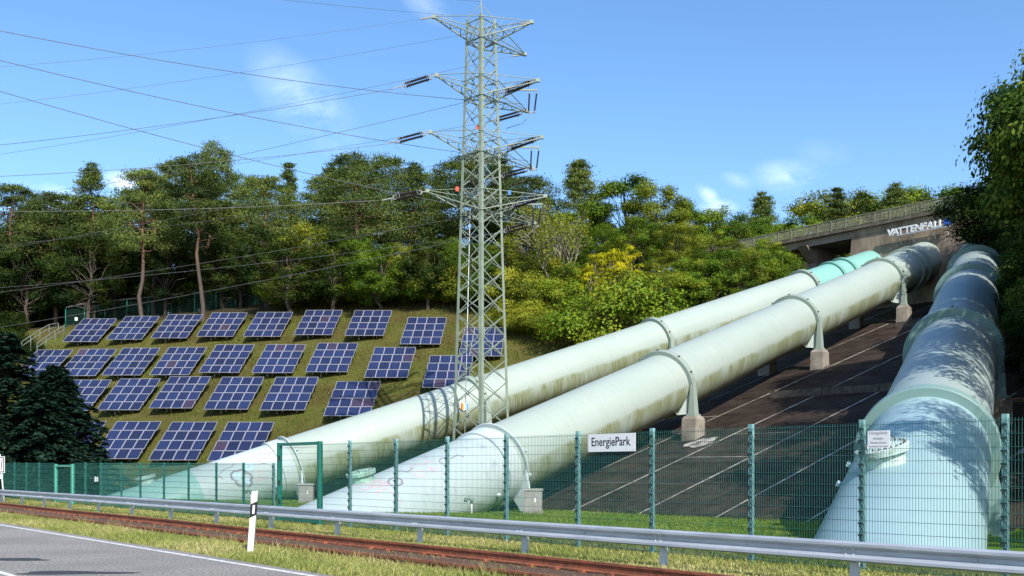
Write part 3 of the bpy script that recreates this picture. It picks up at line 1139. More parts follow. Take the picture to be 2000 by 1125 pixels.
bbox('deck', BS, BS + 7.5, bq0, bq1, ZB - 0.33, ZB, M_bdark)
bbox('girder', BS + 0.45, BS + 7.0, bq0, qab - 0.05, ZB - 1.0, ZB - 0.335, M_bgird)
bbox('girder_flange', BS + 0.36, BS + 0.8, bq0, qab - 0.06, ZB - 1.10, ZB - 1.003, M_bgird)
# battered abutment wall behind the pipe ends
g = G()
z_lo = 14.5
for zz0, zz1, so in ((z_lo, ZB - 1.0, 0.0),):
    pa = [sq(95.3 - 0.25, qab - 0.35, zz0), sq(95.3 - 0.25, bq1, zz0), sq(BS + 0.42, bq1, zz1), sq(BS + 0.42, qab, zz1)]
    pb = [sq(102, qab - 0.35, zz0), sq(102, bq1, zz0), sq(102, bq1, zz1), sq(102, qab, zz1)]
    pa[0], pa[1] = sq(BS + 0.20, qab - 0.7, zz0), sq(BS + 0.20, bq1, zz0)
    pb[0] = sq(102, qab - 0.7, zz0)
    g.add(pa + pb, [(0, 1, 2, 3), (0, 3, 7, 4), (3, 2, 6, 7), (1, 5, 6, 2), (4, 5, 1, 0)])
g.build('abutment_wall', M_bconc, br)
for k in range(7):
    qa_ = qab + k * (bq1 - qab) / 7
    bbox('beam_seat', BS + 0.36, BS + 6.9, qa_ + 0.015, qab + (k + 1) * (bq1 - qab) / 7 - 0.015, ZB - 0.99, ZB - 0.338, M_bconc)
# pier
qp = float(UV @ on_line(1597, BS + 3))
g = G()
g.frustum(sq(BS + 3, qp, 12), sq(BS + 3, qp, ZB - 2.6), (1.1, 2.4), (1.0, 2.2), AX)
pr = g.build('pier', M_bgird, br)
g = G()
g.frustum(sq(BS + 3, qp, ZB - 2.6), sq(BS + 3, qp, ZB - 1.003), (1.0, 2.2), (1.2, 6.2), AX)
g.build('pier_head', M_bgird, br)
# railing: posts, rails, and the many thin bars as one mass
nb = int((bq1 - bq0) / 0.14)
gb_ = G()
for k in range(nb + 1):
    q_ = bq0 + (bq1 - bq0) * k / nb
    gb_.box(sq(BS + 0.08, q_, ZB + 0.53), (0.045, 0.045, 0.9), AX)
gb_.build('railing_bars', M_brail, br)['kind'] = 'stuff'
npst = 24
for k in range(npst + 1):
    q_ = bq0 + 0.01 + (bq1 - bq0 - 0.02) * k / npst
    bbox('railing_post', BS + 0.03, BS + 0.17, q_ - 0.05, q_ + 0.05, ZB + 0.001, ZB + 1.0, M_brail)
bbox('top_rail', BS + 0.02, BS + 0.16, bq0, bq1, ZB + 1.001, ZB + 1.07, M_brail)
bbox('bottom_rail', BS + 0.05, BS + 0.13, bq0, bq1, ZB + 0.10, ZB + 0.16, M_brail)
bbox('rear_railing', BS + 7.3, BS + 7.36, bq0, bq1, ZB + 0.3, ZB + 1.0, M_brail)

# sign letters on their frame in front of the abutment
M_white = mat('white_enamel', (0.663, 0.671, 0.680), 0.5, (0.714, 0.714, 0.714), scale=3)
M_signblue = mat('blue_enamel', (0.015, 0.075, 0.45), 0.45, (0.02, 0.10, 0.55), scale=3)
M_galv = mat('galvanised_steel', (0.42, 0.44, 0.46), 0.45, (0.55, 0.57, 0.59), scale=6, detail=7, metal=0.25, bump=0.05)


def text_mesh(s, size, extrude, offset=0.0, sx_=1.0):
    cu = bpy.data.curves.new('txt', 'FONT')
    cu.body = s
    cu.size = size
    cu.extrude = extrude
    cu.offset = offset
    cu.resolution_u = 3
    ob = bpy.data.objects.new('txt', cu)
    col.objects.link(ob)
    dg = bpy.context.evaluated_depsgraph_get()
    m_ = bpy.data.meshes.new_from_object(ob.evaluated_get(dg))
    bpy.data.objects.remove(ob)
    n_ = len(m_.vertices)
    co = np.zeros(n_ * 3)
    m_.vertices.foreach_get('co', co)
    co = co.reshape(-1, 3)
    co[:, 0] *= sx_
    m_.vertices.foreach_set('co', co.ravel())
    return m_, co


def put_text(s, origin, xdir, zdir, size, depth, m, parent, name='letter', offset=0.0, sx_=1.0, align='left'):
    """text standing in the plane of xdir and zdir, as one mesh"""
    me_, co = text_mesh(s, size, depth / 2, offset, sx_)
    xdir, zdir = np.asarray(xdir, float), np.asarray(zdir, float)
    ydir = np.cross(xdir, zdir)
    c0 = np.array([co[:, 0].min(), co[:, 0].max()])
    if align == 'center':
        co[:, 0] -= c0.mean()
    elif align == 'left':
        co[:, 0] -= c0[0]
    W = origin + co[:, :1] * xdir + co[:, 1:2] * zdir - co[:, 2:3] * ydir
    W = W - ORIG[parent.name]
    me_.vertices.foreach_set('co', W.ravel())
    me_.materials.clear()
    me_.materials.append(m)
    me_.update()
    o_ = link(name, me_, parent)
    ORIG[o_.name] = ORIG[parent.name]
    return o_, c0[1] - c0[0]


LS = 93.2
pA = on_line(1733, LS)
qA, qB = float(UV @ pA), float(UV @ on_line(1843, LS))
zA = EYE + (HZ - 462) / F * pA[1]
sg = thing('lettering_sign', sq(LS, (qA + qB) / 2, zA - 0.3), 'large white company letters with blue round emblem on the bridge abutment', 'sign')
word = 'VATTENFALL'
size = 0.92
wds = []
for ch in word:
    m_, co = text_mesh(ch, size, 0.01, 0.028)
    wds.append((co[:, 0].max() - co[:, 0].min()))
    bpy.data.meshes.remove(m_)
gapl = 0.045
kern = [-0.16, -0.16, 0.03, -0.0, 0, 0, -0.03, -0.02, 0, 0]
tot_ = sum(wds) + sum(gapl + k for k in kern[:-1])
scl = (qB - qA) / tot_
x_ = qA
for ch, w_, k_ in zip(word, wds, kern):
    put_text(ch, sq(LS, x_, zA), np.r_[UV, 0], (0, 0, 1), size, 0.14, M_white, sg, offset=0.028, sx_=scl)
    x_ += (w_ + gapl + k_) * scl
for dx, a0 in ((0.38, 90), (0.52, -90)):
    g = G()
    n_ = 14
    pol = [sq(LS - 0.07, qB + dx + 0.35 * math.cos(R(a0 + 180 * i / n_)) * 1.0, zA + 0.33 + 0.35 * math.sin(R(a0 + 180 * i / n_))) for i in range(n_ + 1)]
    g.prism(pol, np.r_[NV * 0.14, 0])
    g.build('emblem_half', M_signblue, sg)
g = G()
g.beam(sq(LS, qA + 1.0, zA - 0.1), sq(LS, qB + 0.9, zA - 0.1), 0.1, 0.08)
g.build('frame_bar', M_galv, sg)
g = G()
g.beam(sq(LS + 0.1, qA + 0.2, zA + 0.5), sq(LS + 0.1, qB + 0.9, zA + 0.5), 0.05, 0.05)
g.build('frame_bar', M_galv, sg)
for f_ in (0.2, 0.42, 0.8, 1.03):
    q_ = qA + (qB - qA) * f_
    g = G()
    g.beam(sq(LS, q_, zA - 0.12), sq(BS + 0.45, q_ + 0.1, zA - 1.0), 0.06, 0.06)
    g.beam(sq(LS, q_ + 0.001, zA - 0.1), sq(BS + 0.45, q_, zA - 0.02), 0.05, 0.05)
    g.build('strut', M_galv, sg)

# ------------------------------------------------------------------ fences
M_teal = mat('teal_post', (0.1496, 0.3102, 0.3102), 0.5, (0.2185, 0.4012, 0.4012), scale=5, base3=(0.1148, 0.2185, 0.2065), scale3=2.0)
M_green = mat('green_powder_coat', (0.006, 0.115, 0.085), 0.45, (0.010, 0.15, 0.11), scale=5)
M_lgreen = mat('pale_green_powder_coat', (0.06, 0.30, 0.22), 0.45, (0.08, 0.36, 0.27), scale=5)
M_wire = mat('green_wire', (0.012, 0.10, 0.085), 0.5, (0.02, 0.14, 0.12), scale=5)
M_clamp = mat('clamp_dark', (0.01, 0.03, 0.03), 0.5)
FS = 15.5


def wire_panel(q0_, q1_, s_, z0, z1, step, parent, name='mesh_panel', rows=0.2, w=0.0055, m=None, zf=None):
    """a welded double-bar panel: thin uprights and paired crossbars"""
    V, Q = [], []

    def bar(p0, p1, w_):
        d_ = p1 - p0
        d_ = d_ / np.linalg.norm(d_)
        a_1 = np.cross(d_, np.r_[NV, 0])
        a_2 = np.r_[NV, 0]
        o_ = len(V)
        for p in (p0, p1):
            for u_, v_ in ((-1, -1), (1, -1), (1, 1), (-1, 1)):
                V.append(p + a_1 * u_ * w_ / 2 + a_2 * v_ * w_ / 2)
        for k in range(4):
            Q.append((o_ + k, o_ + (k + 1) % 4, o_ + 4 + (k + 1) % 4, o_ + 4 + k))

    n_ = max(1, int((q1_ - q0_) / step))
    for k in range(n_ + 1):
        q_ = q0_ + (q1_ - q0_) * k / n_
        bar(sq(s_, q_, z0), sq(s_, q_, z1), w)
    nr = int(round((z1 - z0) / rows))
    for k in range(nr + 1):
        z_ = z0 + 0.02 + (z1 - z0 - 0.06) * k / nr
        for off in (-0.008, 0.008):
            bar(sq(s_ + off, q0_, z_), sq(s_ + off, q1_, z_), w * 1.15)
    me_ = fast_mesh(name, np.array(V) - ORIG[parent.name], quads=np.array(Q), mats=[m or M_wire])
    return link(name, me_, parent)


# right-hand tall fence
fq = [float(UV @ on_line(p, FS)) for p in (680, 770, 870, 985, 1125, 1270, 1463, 1680, 1960)]
stepq = fq[-1] - fq[-2]
fq += [fq[-1] + 2.5, fq[-1] + 5.0, fq[-1] + 7.5]
fen = thing('mesh_fence', sq(FS, (fq[0] + fq[-1]) / 2, 0), 'tall green wire mesh fence with teal posts in front of the penstocks', 'fence')
FH = 2.52
for k, q_ in enumerate(fq):
    g = G()
    g.box(sq(FS + 0.065, q_, FH / 2 - 0.2 + 0.03), (0.085, 0.075, FH + 0.46), AX)
    po = g.build('post', M_teal, fen)
    g = G()
    for j in range(12):
        z_ = 0.22 + j * 0.2
        g.box(sq(FS + 0.005, q_, z_), (0.09, 0.022, 0.028), AX)
        g.beam(sq(FS - 0.004, q_ - 0.02, z_ + 0.01), sq(FS - 0.004, q_ + 0.055, z_ - 0.14), 0.016, 0.012)
    g.build('clamp', M_clamp, po)['kind'] = 'stuff'
qg1 = float(UV @ on_line(625, FS))
wire_panel(qg1 + 0.07, fq[0] - 0.045, FS, 0.04, FH, 0.05, fen)
for a, b in zip(fq[:-1], fq[1:]):
    wire_panel(a + 0.02, b - 0.02, FS, 0.04, FH, 0.05, fen)

# gate
qg0 = float(UV @ on_line(546, FS))
gt = thing('gate', sq(FS, (qg0 + qg1) / 2, 0), 'green framed mesh gate standing between the low and the tall fence', 'gate')
for q_, nm_ in ((qg0, 'gate_post'), (qg1, 'gate_post')):
    g = G()
    g.box(sq(FS, q_, 1.22), (0.13, 0.13, 2.74), AX)
    g.build(nm_, M_green, gt)
for z_, hgt in ((2.53, 0.10), (0.12, 0.12)):
    g = G()
    g.box(sq(FS, (qg0 + qg1) / 2, z_), (qg1 - qg0 - 0.13, 0.09, hgt), AX)
    g.build('gate_rail', M_green, gt)
for q_ in (qg0 + 0.10, qg1 - 0.10):
    g = G()
    g.box(sq(FS, q_, 1.32), (0.06, 0.06, 2.28), AX)
    g.build('gate_stile', M_green, gt)
wire_panel(qg0 + 0.14, qg1 - 0.14, FS, 0.2, 2.46, 0.05, gt, 'gate_mesh')
for z_ in (0.7, 1.3, 2.1):
    g = G()
    g.box(sq(FS - 0.05, qg0 + 0.075, z_), (0.05, 0.06, 0.14), AX)
    g.build('hinge', M_clamp, gt)
g = G()
g.box(sq(FS - 0.06, qg1 - 0.11, 1.15), (0.07, 0.05, 0.2), AX)
g.build('lock_case', M_clamp, gt)

# left-hand low fence with a small service gate
lf_px = [532, 473, 420, 366, 318, 272, 235, 195, 165, 143, 108, 75, 50, 27, 5, -20, -45]
lq = [float(UV @ on_line(p, FS)) for p in lf_px]
lfn = thing('mesh_fence', sq(FS, (lq[0] + lq[-1]) / 2, 0), 'low green wire mesh fence at the left, with a sign board on it', 'fence')
LH = 2.0


def ltop(q_):
    return 1.93 + 0.0045 * (lq[0] - q_)


for k, q_ in enumerate(lq):
    if lf_px[k] in (143, 108):
        continue
    g = G()
    h_ = ltop(q_)
    g.box(sq(FS + 0.05, q_, h_ / 2 - 0.1), (0.075, 0.06, h_ + 0.24), AX)
    po = g.build('post', M_green if k else M_teal, lfn)
    g = G()
    for j in range(5):
        g.box(sq(FS - 0.0, q_, 0.15 + j * 0.42), (0.085, 0.02, 0.03), AX)
    if k == 0:
        for j in range(9):
            g.beam(sq(FS - 0.004, q_ - 0.02, 0.23 + 0.2 * j), sq(FS - 0.004, q_ + 0.05, 0.08 + 0.2 * j), 0.016, 0.012)
    g.build('clamp', M_lgreen if k else M_clamp, po)['kind'] = 'stuff'
wire_panel(lq[0] + 0.045, qg0 - 0.07, FS, 0.05, ltop(lq[0]), 0.05, lfn)
for a, b, pa_ in zip(lq[:-1], lq[1:], lf_px[:-1]):
    if pa_ == 143:
        continue
    if pa_ == 27:
        pass
    h_ = ltop((a + b) / 2)
    wire_panel(b + 0.02, a - 0.02, FS, 0.05, h_, 0.05 if pa_ > 200 else 0.10, lfn, rows=0.24, w=0.008, m=M_wire)
gq0, gq1 = lq[10], lq[9]
gt2 = thing('gate', sq(FS, (gq0 + gq1) / 2, 0), 'small pale green service gate set into the low fence at the left', 'gate')
for q_ in (gq0 + 0.1, gq1 - 0.1):
    g = G()
    g.box(sq(FS, q_, 0.92), (0.2, 0.12, 2.1), AX)
    g.build('gate_post', M_lgreen, gt2)
for z_ in (1.88, 0.14):
    g = G()
    g.box(sq(FS, (gq0 + gq1) / 2, z_), (gq1 - gq0 - 0.4, 0.09, 0.1), AX)
    g.build('gate_rail', M_lgreen, gt2)
wire_panel(gq0 + 0.22, gq1 - 0.22, FS, 0.2, 1.82, 0.08, gt2, 'gate_mesh', rows=0.24)

# signs hung on the fences
def plate(name, qc, zc, w, h, label, s_=FS - 0.03):
    t_ = thing(name, sq(s_, qc, zc - h / 2), label, 'sign')
    g_ = G()
    g_.box(sq(s_, qc, zc), (w, 0.012, h), AX)
    g_.build('plate', M_white, t_)
    g_ = G()
    for a in (-1, 1):
        for b in (-1, 1):
            g_.lathe(sq(s_ - 0.006, qc + a * (w / 2 - 0.04), zc + b * (h / 2 - 0.04)), -np.r_[NV, 0], [(0, 0.009), (0.004, 0.008), (0.004, 0)], 8)
    g_.build('screw', M_galv, t_)
    return t_


pe0, pe1 = on_line(1149, FS - 0.03), on_line(1241, FS - 0.03)
w_ = float(UV @ (pe1 - pe0))
qc = float(UV @ (pe0 + pe1)) / 2
Yc = (pe0[1] + pe1[1]) / 2
zt_, zb_ = EYE + (HZ - 847) / F * Yc, EYE + (HZ - 882) / F * Yc
es = plate('name_sign', qc, (zt_ + zb_) / 2, w_, zt_ - zb_, 'white board lettered EnergiePark on the tall fence')
M_ink = mat('sign_ink', (0.02, 0.02, 0.025), 0.6)
m_, co = text_mesh('EnergiePark', 1.0, 0.001)
tw = co[:, 0].max() - co[:, 0].min()
bpy.data.meshes.remove(m_)
ts = (zt_ - zb_) * 0.70
put_text('EnergiePark', sq(FS - 0.038, qc - 0.01, (zt_ + zb_) / 2 - ts * 0.24), np.r_[UV, 0], (0, 0, 1), ts, 0.003, M_ink, es, 'lettering', offset=0.002, sx_=w_ * 0.82 / (tw * ts), align='center')
pe0, pe1 = on_line(1695, FS - 0.03), on_line(1738, FS - 0.03)
w_ = float(UV @ (pe1 - pe0))
qc = float(UV @ (pe0 + pe1)) / 2
Yc = (pe0[1] + pe1[1]) / 2
zt_, zb_ = EYE + (HZ - 841) / F * Yc, EYE + (HZ - 875) / F * Yc
ps = plate('notice_sign', qc, (zt_ + zb_) / 2, w_, zt_ - zb_, 'small white private-property notice on the tall fence before the blue green pipe')
M_fade = mat('faded_ink', (0.42, 0.42, 0.44), 0.7)
for tx, dz, sz, wf in (('Privatgelände', 0.11, 0.075, 0.80), ('Unbefugtes', 0.02, 0.06, 0.45), ('Betreten verboten', -0.05, 0.055, 0.72), ('Eltern haften für ihre Kinder', -0.115, 0.035, 0.85)):
    m_, co = text_mesh(tx, sz, 0.001)
    tw = co[:, 0].max() - co[:, 0].min()
    bpy.data.meshes.remove(m_)
    put_text(tx, sq(FS - 0.038, qc, (zt_ + zb_) / 2 + dz - sz * 0.3), np.r_[UV, 0], (0, 0, 1), sz, 0.003, M_fade, ps, 'lettering', sx_=w_ * wf / tw, align='center')
qd = float(UV @ on_line(186, FS - 0.03))
for dq, hh, lb in ((0.0, 0.24, 'left'), (0.28, 0.22, 'right')):
    plate('notice_sign', qd + dq, 1.25, 0.18 if dq else 0.22, hh, f'tiny white plate on the low fence, the {lb} one of a pair')

# ------------------------------------------------------------------ crash barrier
GS = 13.6
t0q = float(UV @ on_line(1295, GS))
pstep = 3.73
bar = thing('crash_barrier', sq(GS, t0q - 12, 0), 'galvanised steel crash barrier running along the track before the fence', 'guardrail')
M_beam = mat('barrier_steel', (0.40, 0.43, 0.48), 0.42, (0.52, 0.55, 0.60), scale=2.5, detail=7, metal=0.35, stretch=(0.4, 0.4, 3), base3=(0.33, 0.35, 0.38), scale3=4.0, amount3=0.5)
M_post = mat('barrier_post', (0.45, 0.47, 0.50), 0.5, (0.58, 0.60, 0.62), scale=5, metal=0.2)
prof = [(-.012, .155), (-.045, .150), (-.083, .125), (-.083, .085), (-.060, .060), (-.005, .028), (-.005, -.028), (-.060, -.060), (-.083, -.085), (-.083, -.125), (-.045, -.150), (-.012, -.155)]
zc_ = 0.515
th_ = 0.006
for k in range(-14, 4):
    qa_, qb_ = t0q + k * pstep - 0.12, t0q + (k + 1) * pstep + 0.12
    off = 0.004 * (k % 2)
    g = G()
    v_ = []
    for q_ in (qa_, qb_):
        for a, b in prof:
            v_.append(sq(GS - 0.10 + a - off, q_, zc_ + b))
        for a, b in reversed(prof):
            v_.append(sq(GS - 0.10 + a - off + th_, q_, zc_ + b * 0.985))
    n_ = len(prof) * 2
    fs = [(i, (i + 1) % n_, n_ + (i + 1) % n_, n_ + i) for i in range(n_)]
    g.add(v_, fs)
    bo = g.build('rail_beam', M_beam, bar)
    g = G()
    for dq in (0.06, 0.18):
        for dz in (-0.045, 0.045):
            g.lathe(sq(GS - 0.10 - 0.035 - off, qb_ - dq, zc_ + dz), -np.r_[NV, 0], [(0, 0.018), (0.02, 0.015), (0.02, 0)], 8)
    g.lathe(sq(GS - 0.115 - off, (qa_ + qb_) / 2, zc_), -np.r_[NV, 0], [(0, 0.018), (0.02, 0.015), (0.02, 0)], 8)
    g.build('bolt', M_galv, bo)
for k in range(-13, 5):
    q_ = t0q + k * pstep
    z0 = gz(*sq(GS, q_)[:2])
    g = G()
    g.box(sq(GS - 0.025, q_, 0.12), (0.12, 0.008, 1.0), AX)
    g.box(sq(GS + 0.02, q_ - 0.056, 0.12), (0.008, 0.08, 1.0), AX)
    g.box(sq(GS + 0.02, q_ + 0.056, 0.12), (0.008, 0.08, 1.0), AX)
    g.box(sq(GS - 0.06, q_, zc_), (0.10, 0.06, 0.09), AX)
    g.build('post', M_post, bar)

# ------------------------------------------------------------------ delineator post
pd = at(490, 1078, 0)
Yd = 20.9
bx_, by_ = (490 - 1000) / F * Yd, Yd
dl = thing('marker_post', (bx_, by_, 0), 'white plastic roadside marker post with black band and reflector', 'marker post')
lean = np.array([0.075, 0, 1.0])
ln_ = lean / np.linalg.norm(lean)
M_plast = mat('white_plastic', (0.680, 0.680, 0.671), 0.4, (0.612, 0.612, 0.595), scale=3)
vx = np.array([math.cos(R(8)), -math.sin(R(8)), 0])
vy = np.array([math.sin(R(8)), math.cos(R(8)), 0])


def dsec(z0, z1, tilt0, tilt1, m, nm, grow=0.0):
    """a length of the three-sided hollow post with slanting ends"""
    sec = [(-0.065 - grow, -0.04 - grow), (0.065 + grow, -0.04 - grow), (0.035, 0.07 + grow), (-0.035, 0.07 + grow)]
    g = G()
    v_ = []
    for z_, tl in ((z0, tilt0), (z1, tilt1)):
        for a, b in sec:
            zz = z_ + tl * a
            v_.append(np.array([bx_, by_, 0]) + ln_ * zz + vx * a + vy * b)
    g.add(v_, [(3, 2, 1, 0), (4, 5, 6, 7)] + [(i, (i + 1) % 4, 4 + (i + 1) % 4, 4 + i) for i in range(4)])
    return g.build(nm, m, dl)


body = dsec(-0.1, 1.28, 0, 0.12, M_plast, 'post_body')
dsec(0.745, 1.035, 0.45, 0.45, M_black, 'black_band', 0.003)
g = G()
pc = np.array([bx_, by_, 0]) + ln_ * 0.895 - vy * 0.048 + vx * 0.01
g.box(pc, (0.045, 0.012, 0.18), (vx, vy, ln_))
g.build('reflector', M_white, dl)

# signpost cut by the left edge of the view
sp0 = np.array([(5 - 1000) / F * 52.5, 52.5])
spt = thing('signpost', (sp0[0], sp0[1], 0), 'slanting white signpost with black-edged white board at the left edge', 'signpost')
g = G()
g.tube([[sp0[0] + 0.1, sp0[1], -0.1], [sp0[0] - 0.15, sp0[1], 2.5]], 0.04, 10)
g.build('pole', M_white, spt)
g = G()
g.box([sp0[0] - 0.28, sp0[1] - 0.06, 1.95], (0.86, 0.02, 0.86))
g.build('board', M_white, spt)
g = G()
for a in (-1, 1):
    g.box([sp0[0] - 0.28 + a * 0.38, sp0[1] - 0.074, 1.95], (0.05, 0.006, 0.80))
    g.box([sp0[0] - 0.28, sp0[1] - 0.074, 1.95 + a * 0.375], (0.70, 0.006, 0.05))
g.beam([sp0[0] - 0.05, sp0[1] - 0.074, 1.65], [sp0[0] + 0.02, sp0[1] - 0.074, 2.25], 0.006, 0.05, up=(1, 0, 0))
g.build('border', M_ink, spt)
g = G()
g.box([sp0[0] - 0.03, sp0[1] - 0.06, 1.33], (0.13, 0.03, 0.24))
g.build('small_plate', M_white, spt)

# ------------------------------------------------------------------ cabinets and standpipes
M_cab = mat('grey_cabinet', (0.22, 0.215, 0.20), 0.6, (0.28, 0.27, 0.25), scale=3, base3=(0.15, 0.14, 0.12), scale3=2.0, amount3=0.5)


def cabinet(px, py, Y, label):
    x, y = (px - 1000) / F * Y, Y
    z = gz(x, y) - 0.02
    t_ = thing('utility_cabinet', (x, y, z), label, 'cabinet', 'grey cabinets beside the penstock collars')
    g_ = G()
    g_.box([x, y, z + 0.05], (0.94, 0.5, 0.16))
    g_.build('plinth', M_conc, t_)
    g_ = G()
    g_.box([x, y, z + 0.62], (0.86, 0.42, 0.98))
    g_.build('case', M_cab, t_)
    g_ = G()
    g_.frustum([x, y, z + 1.11], [x, y, z + 1.20], (0.98, 0.54), (0.94, 0.48))
    g_.build('lid', M_cab, t_)
    for a in (-1, 1):
        g_ = G()
        g_.box([x + a * 0.212, y - 0.218, z + 0.61], (0.405, 0.02, 0.9))
        d_ = g_.build('door', M_cab, t_)
        if a > 0:
            g_ = G()
            g_.box([x + 0.09, y - 0.236, z + 0.66], (0.06, 0.02, 0.2))
            g_.build('lock_plate', M_white, d_)
    return t_


cabinet(1041, 995, 47.0, 'grey metal cabinet right of the middle penstock collar')
cabinet(599, 974, 61.0, 'grey metal cabinet seen through the green framed gate')
M_stand = mat('standpipe_paint', (0.10, 0.17, 0.14), 0.6, (0.18, 0.24, 0.20), scale=8)
for px, Y, lb in ((921, 42.6, 'small bent vent pipe in the grass before the middle penstock'), (490, 56.0, 'small bent vent pipe before the penstock with cloud graffiti')):
    x, y = (px - 1000) / F * Y, Y
    z = gz(x, y)
    t_ = thing('vent_pipe', (x, y, z), lb, 'vent pipe')
    g = G()
    g.tube([[x, y, z - 0.1], [x, y, z + 0.45], [x, y, z + 0.58]], 0.045, 10)
    g.build('stem', M_white, t_)
    g = G()
    g.tube([[x, y, z + 0.5], [x + 0.02, y, z + 0.66], [x - 0.1, y, z + 0.72], [x - 0.24, y, z + 0.68], [x - 0.27, y, z + 0.55]], [0.07, 0.085, 0.085, 0.08, 0.085], 12)
    g.build('hood', M_stand, t_)

# low handrail climbing beside the left penstock
hr = thing('handrail', (*pipe_at('left', 45)[:2], gz(*pipe_at('left', 45)[:2])), 'low rusty twin-bar handrail climbing beside the penstock behind the pylon', 'handrail')
M_oldrail = mat('old_rail', (0.10, 0.085, 0.06), 0.8, (0.20, 0.17, 0.12), scale=6)
d, e1, e2 = pipe_frame('left')
hleft = np.array([-d[1], d[0], 0])
hleft /= np.linalg.norm(hleft)
pts_hr = []
for s_ in np.arange(31, 70, 2.4):
    p = pipe_at('left', s_) + hleft * 4.4
    pts_hr.append(np.array([p[0], p[1], max(gz(p[0], p[1]), pipe_at('left', s_)[2] + 0.6)]))
for p in pts_hr:
    g = G()
    g.tube([p - np.array([0, 0, 3.2]), p + np.array([0, 0, 0.95])], 0.035, 6)
    g.build('post', M_green, hr)
for z_ in (0.9, 0.55):
    g = G()
    g.tube([p + np.array([0, 0, z_]) for p in pts_hr], 0.03, 6)
    g.build('bar', M_oldrail, hr)

# ------------------------------------------------------------------ solar field
M_frame = mat('module_frame', (0.3315, 0.3315, 0.3580), 0.45, (0.3845, 0.3845, 0.4111), scale=2, metal=0.2)


def glass_mat(name, c0, c1):
    m = bpy.data.materials.new(name)
    m.use_nodes = True
    t = m.node_tree
    b = t.nodes['Principled BSDF']
    b.inputs['Roughness'].default_value = 0.10
    b.inputs['Specular IOR Level'].default_value = 0.26
    tcn = N(t, 'ShaderNodeTexCoord')
    sp_ = N(t, 'ShaderNodeSeparateXYZ')
    LK(t, tcn.outputs['Object'], sp_.inputs[0])
    fx = math_node(t, 'FRACT', math_node(t, 'MULTIPLY', sp_.outputs[0], 6.4))
    ln = math_node(t, 'LESS_THAN', math_node(t, 'ABSOLUTE', math_node(t, 'SUBTRACT', fx, 0.5)), 0.11)
    oi = N(t, 'ShaderNodeObjectInfo')
    cr = N(t, 'ShaderNodeMix', data_type='RGBA')
    LK(t, oi.outputs['Random'], cr.inputs['Factor'])
    cr.inputs['A'].default_value = (*c0, 1)
    cr.inputs['B'].default_value = (*c1, 1)
    mx = N(t, 'ShaderNodeMix', data_type='RGBA')
    LK(t, math_node(t, 'MULTIPLY', ln, 0.18), mx.inputs['Factor'])
    LK(t, cr.outputs['Result'], mx.inputs['A'])
    mx.inputs['B'].default_value = (0.30, 0.32, 0.38, 1)
    LK(t, mx.outputs['Result'], b.inputs['Base Color'])
    return m


M_glass = glass_mat('solar_glass', (0.005, 0.010, 0.042), (0.011, 0.021, 0.078))
M_glassb = glass_mat('solar_glass_brown', (0.030, 0.020, 0.045), (0.045, 0.028, 0.050))
M_rack = mat('rack_steel', (0.20, 0.20, 0.20), 0.5, (0.30, 0.30, 0.30), scale=5)
MW, ML = 1.0, 1.5
g = G()
fw = 0.034
g.box((0, 0, -0.012), (MW - 0.006, ML - 0.006, 0.024), mi=1)
for sx_ in (-1, 1):
    g.box((sx_ * (MW / 2 - fw / 2), 0, 0.008), (fw, ML, 0.05), mi=0)
    g.box((0, sx_ * (ML / 2 - fw / 2), 0.008), (MW - 2 * fw, fw, 0.05), mi=0)
mod_blue = g.mesh('solar_module', [M_frame, M_glass])
mod_brown = g.mesh('solar_module_brown', [M_frame, M_glassb])
TILT = R(34.3)
ca, sa = math.cos(TILT), math.sin(TILT)
K = 3.309
row_px = {
    'top': [((400, 628), 290, 0), ((682, 915), 275, 0), ((968, 1208), 266, 0), ((1265, 1505), 256, 0), ((-86, 155), 256, 500), ((242, 488), 245, 500), ((570, 823), 250, 500), ((928, 1190), 305, 500), ((1313, 1582), 383, 500)],
    'second': [((80, 320), 512, 0), ((372, 608), 510, 0), ((655, 905), 506, 0), ((962, 1220), 504, 0), ((1278, 1545), 489, 0), ((-37, 240), 491, 500), ((315, 588), 485, 500), ((697, 978), 521, 500), ((1075, 1360), 586, 500)],
    'third': [((295, 570), 735, 0), ((622, 898), 731, 0), ((957, 1240), 719, 0), ((1310, 1600), 727, 0), ((22, 310), 732, 500), ((427, 740), 769, 500)],
    'bottom': [((215, 515), 1040, 0), ((583, 885), 1046, 0), ((957, 1265), 1055, 0), ((1338, 1650), 1061, 0)],
}
brown_rate = [0.0, 0.0, 0.0, 0.02, 0.05, 0.06, 0.05, 0.12, 0.12]
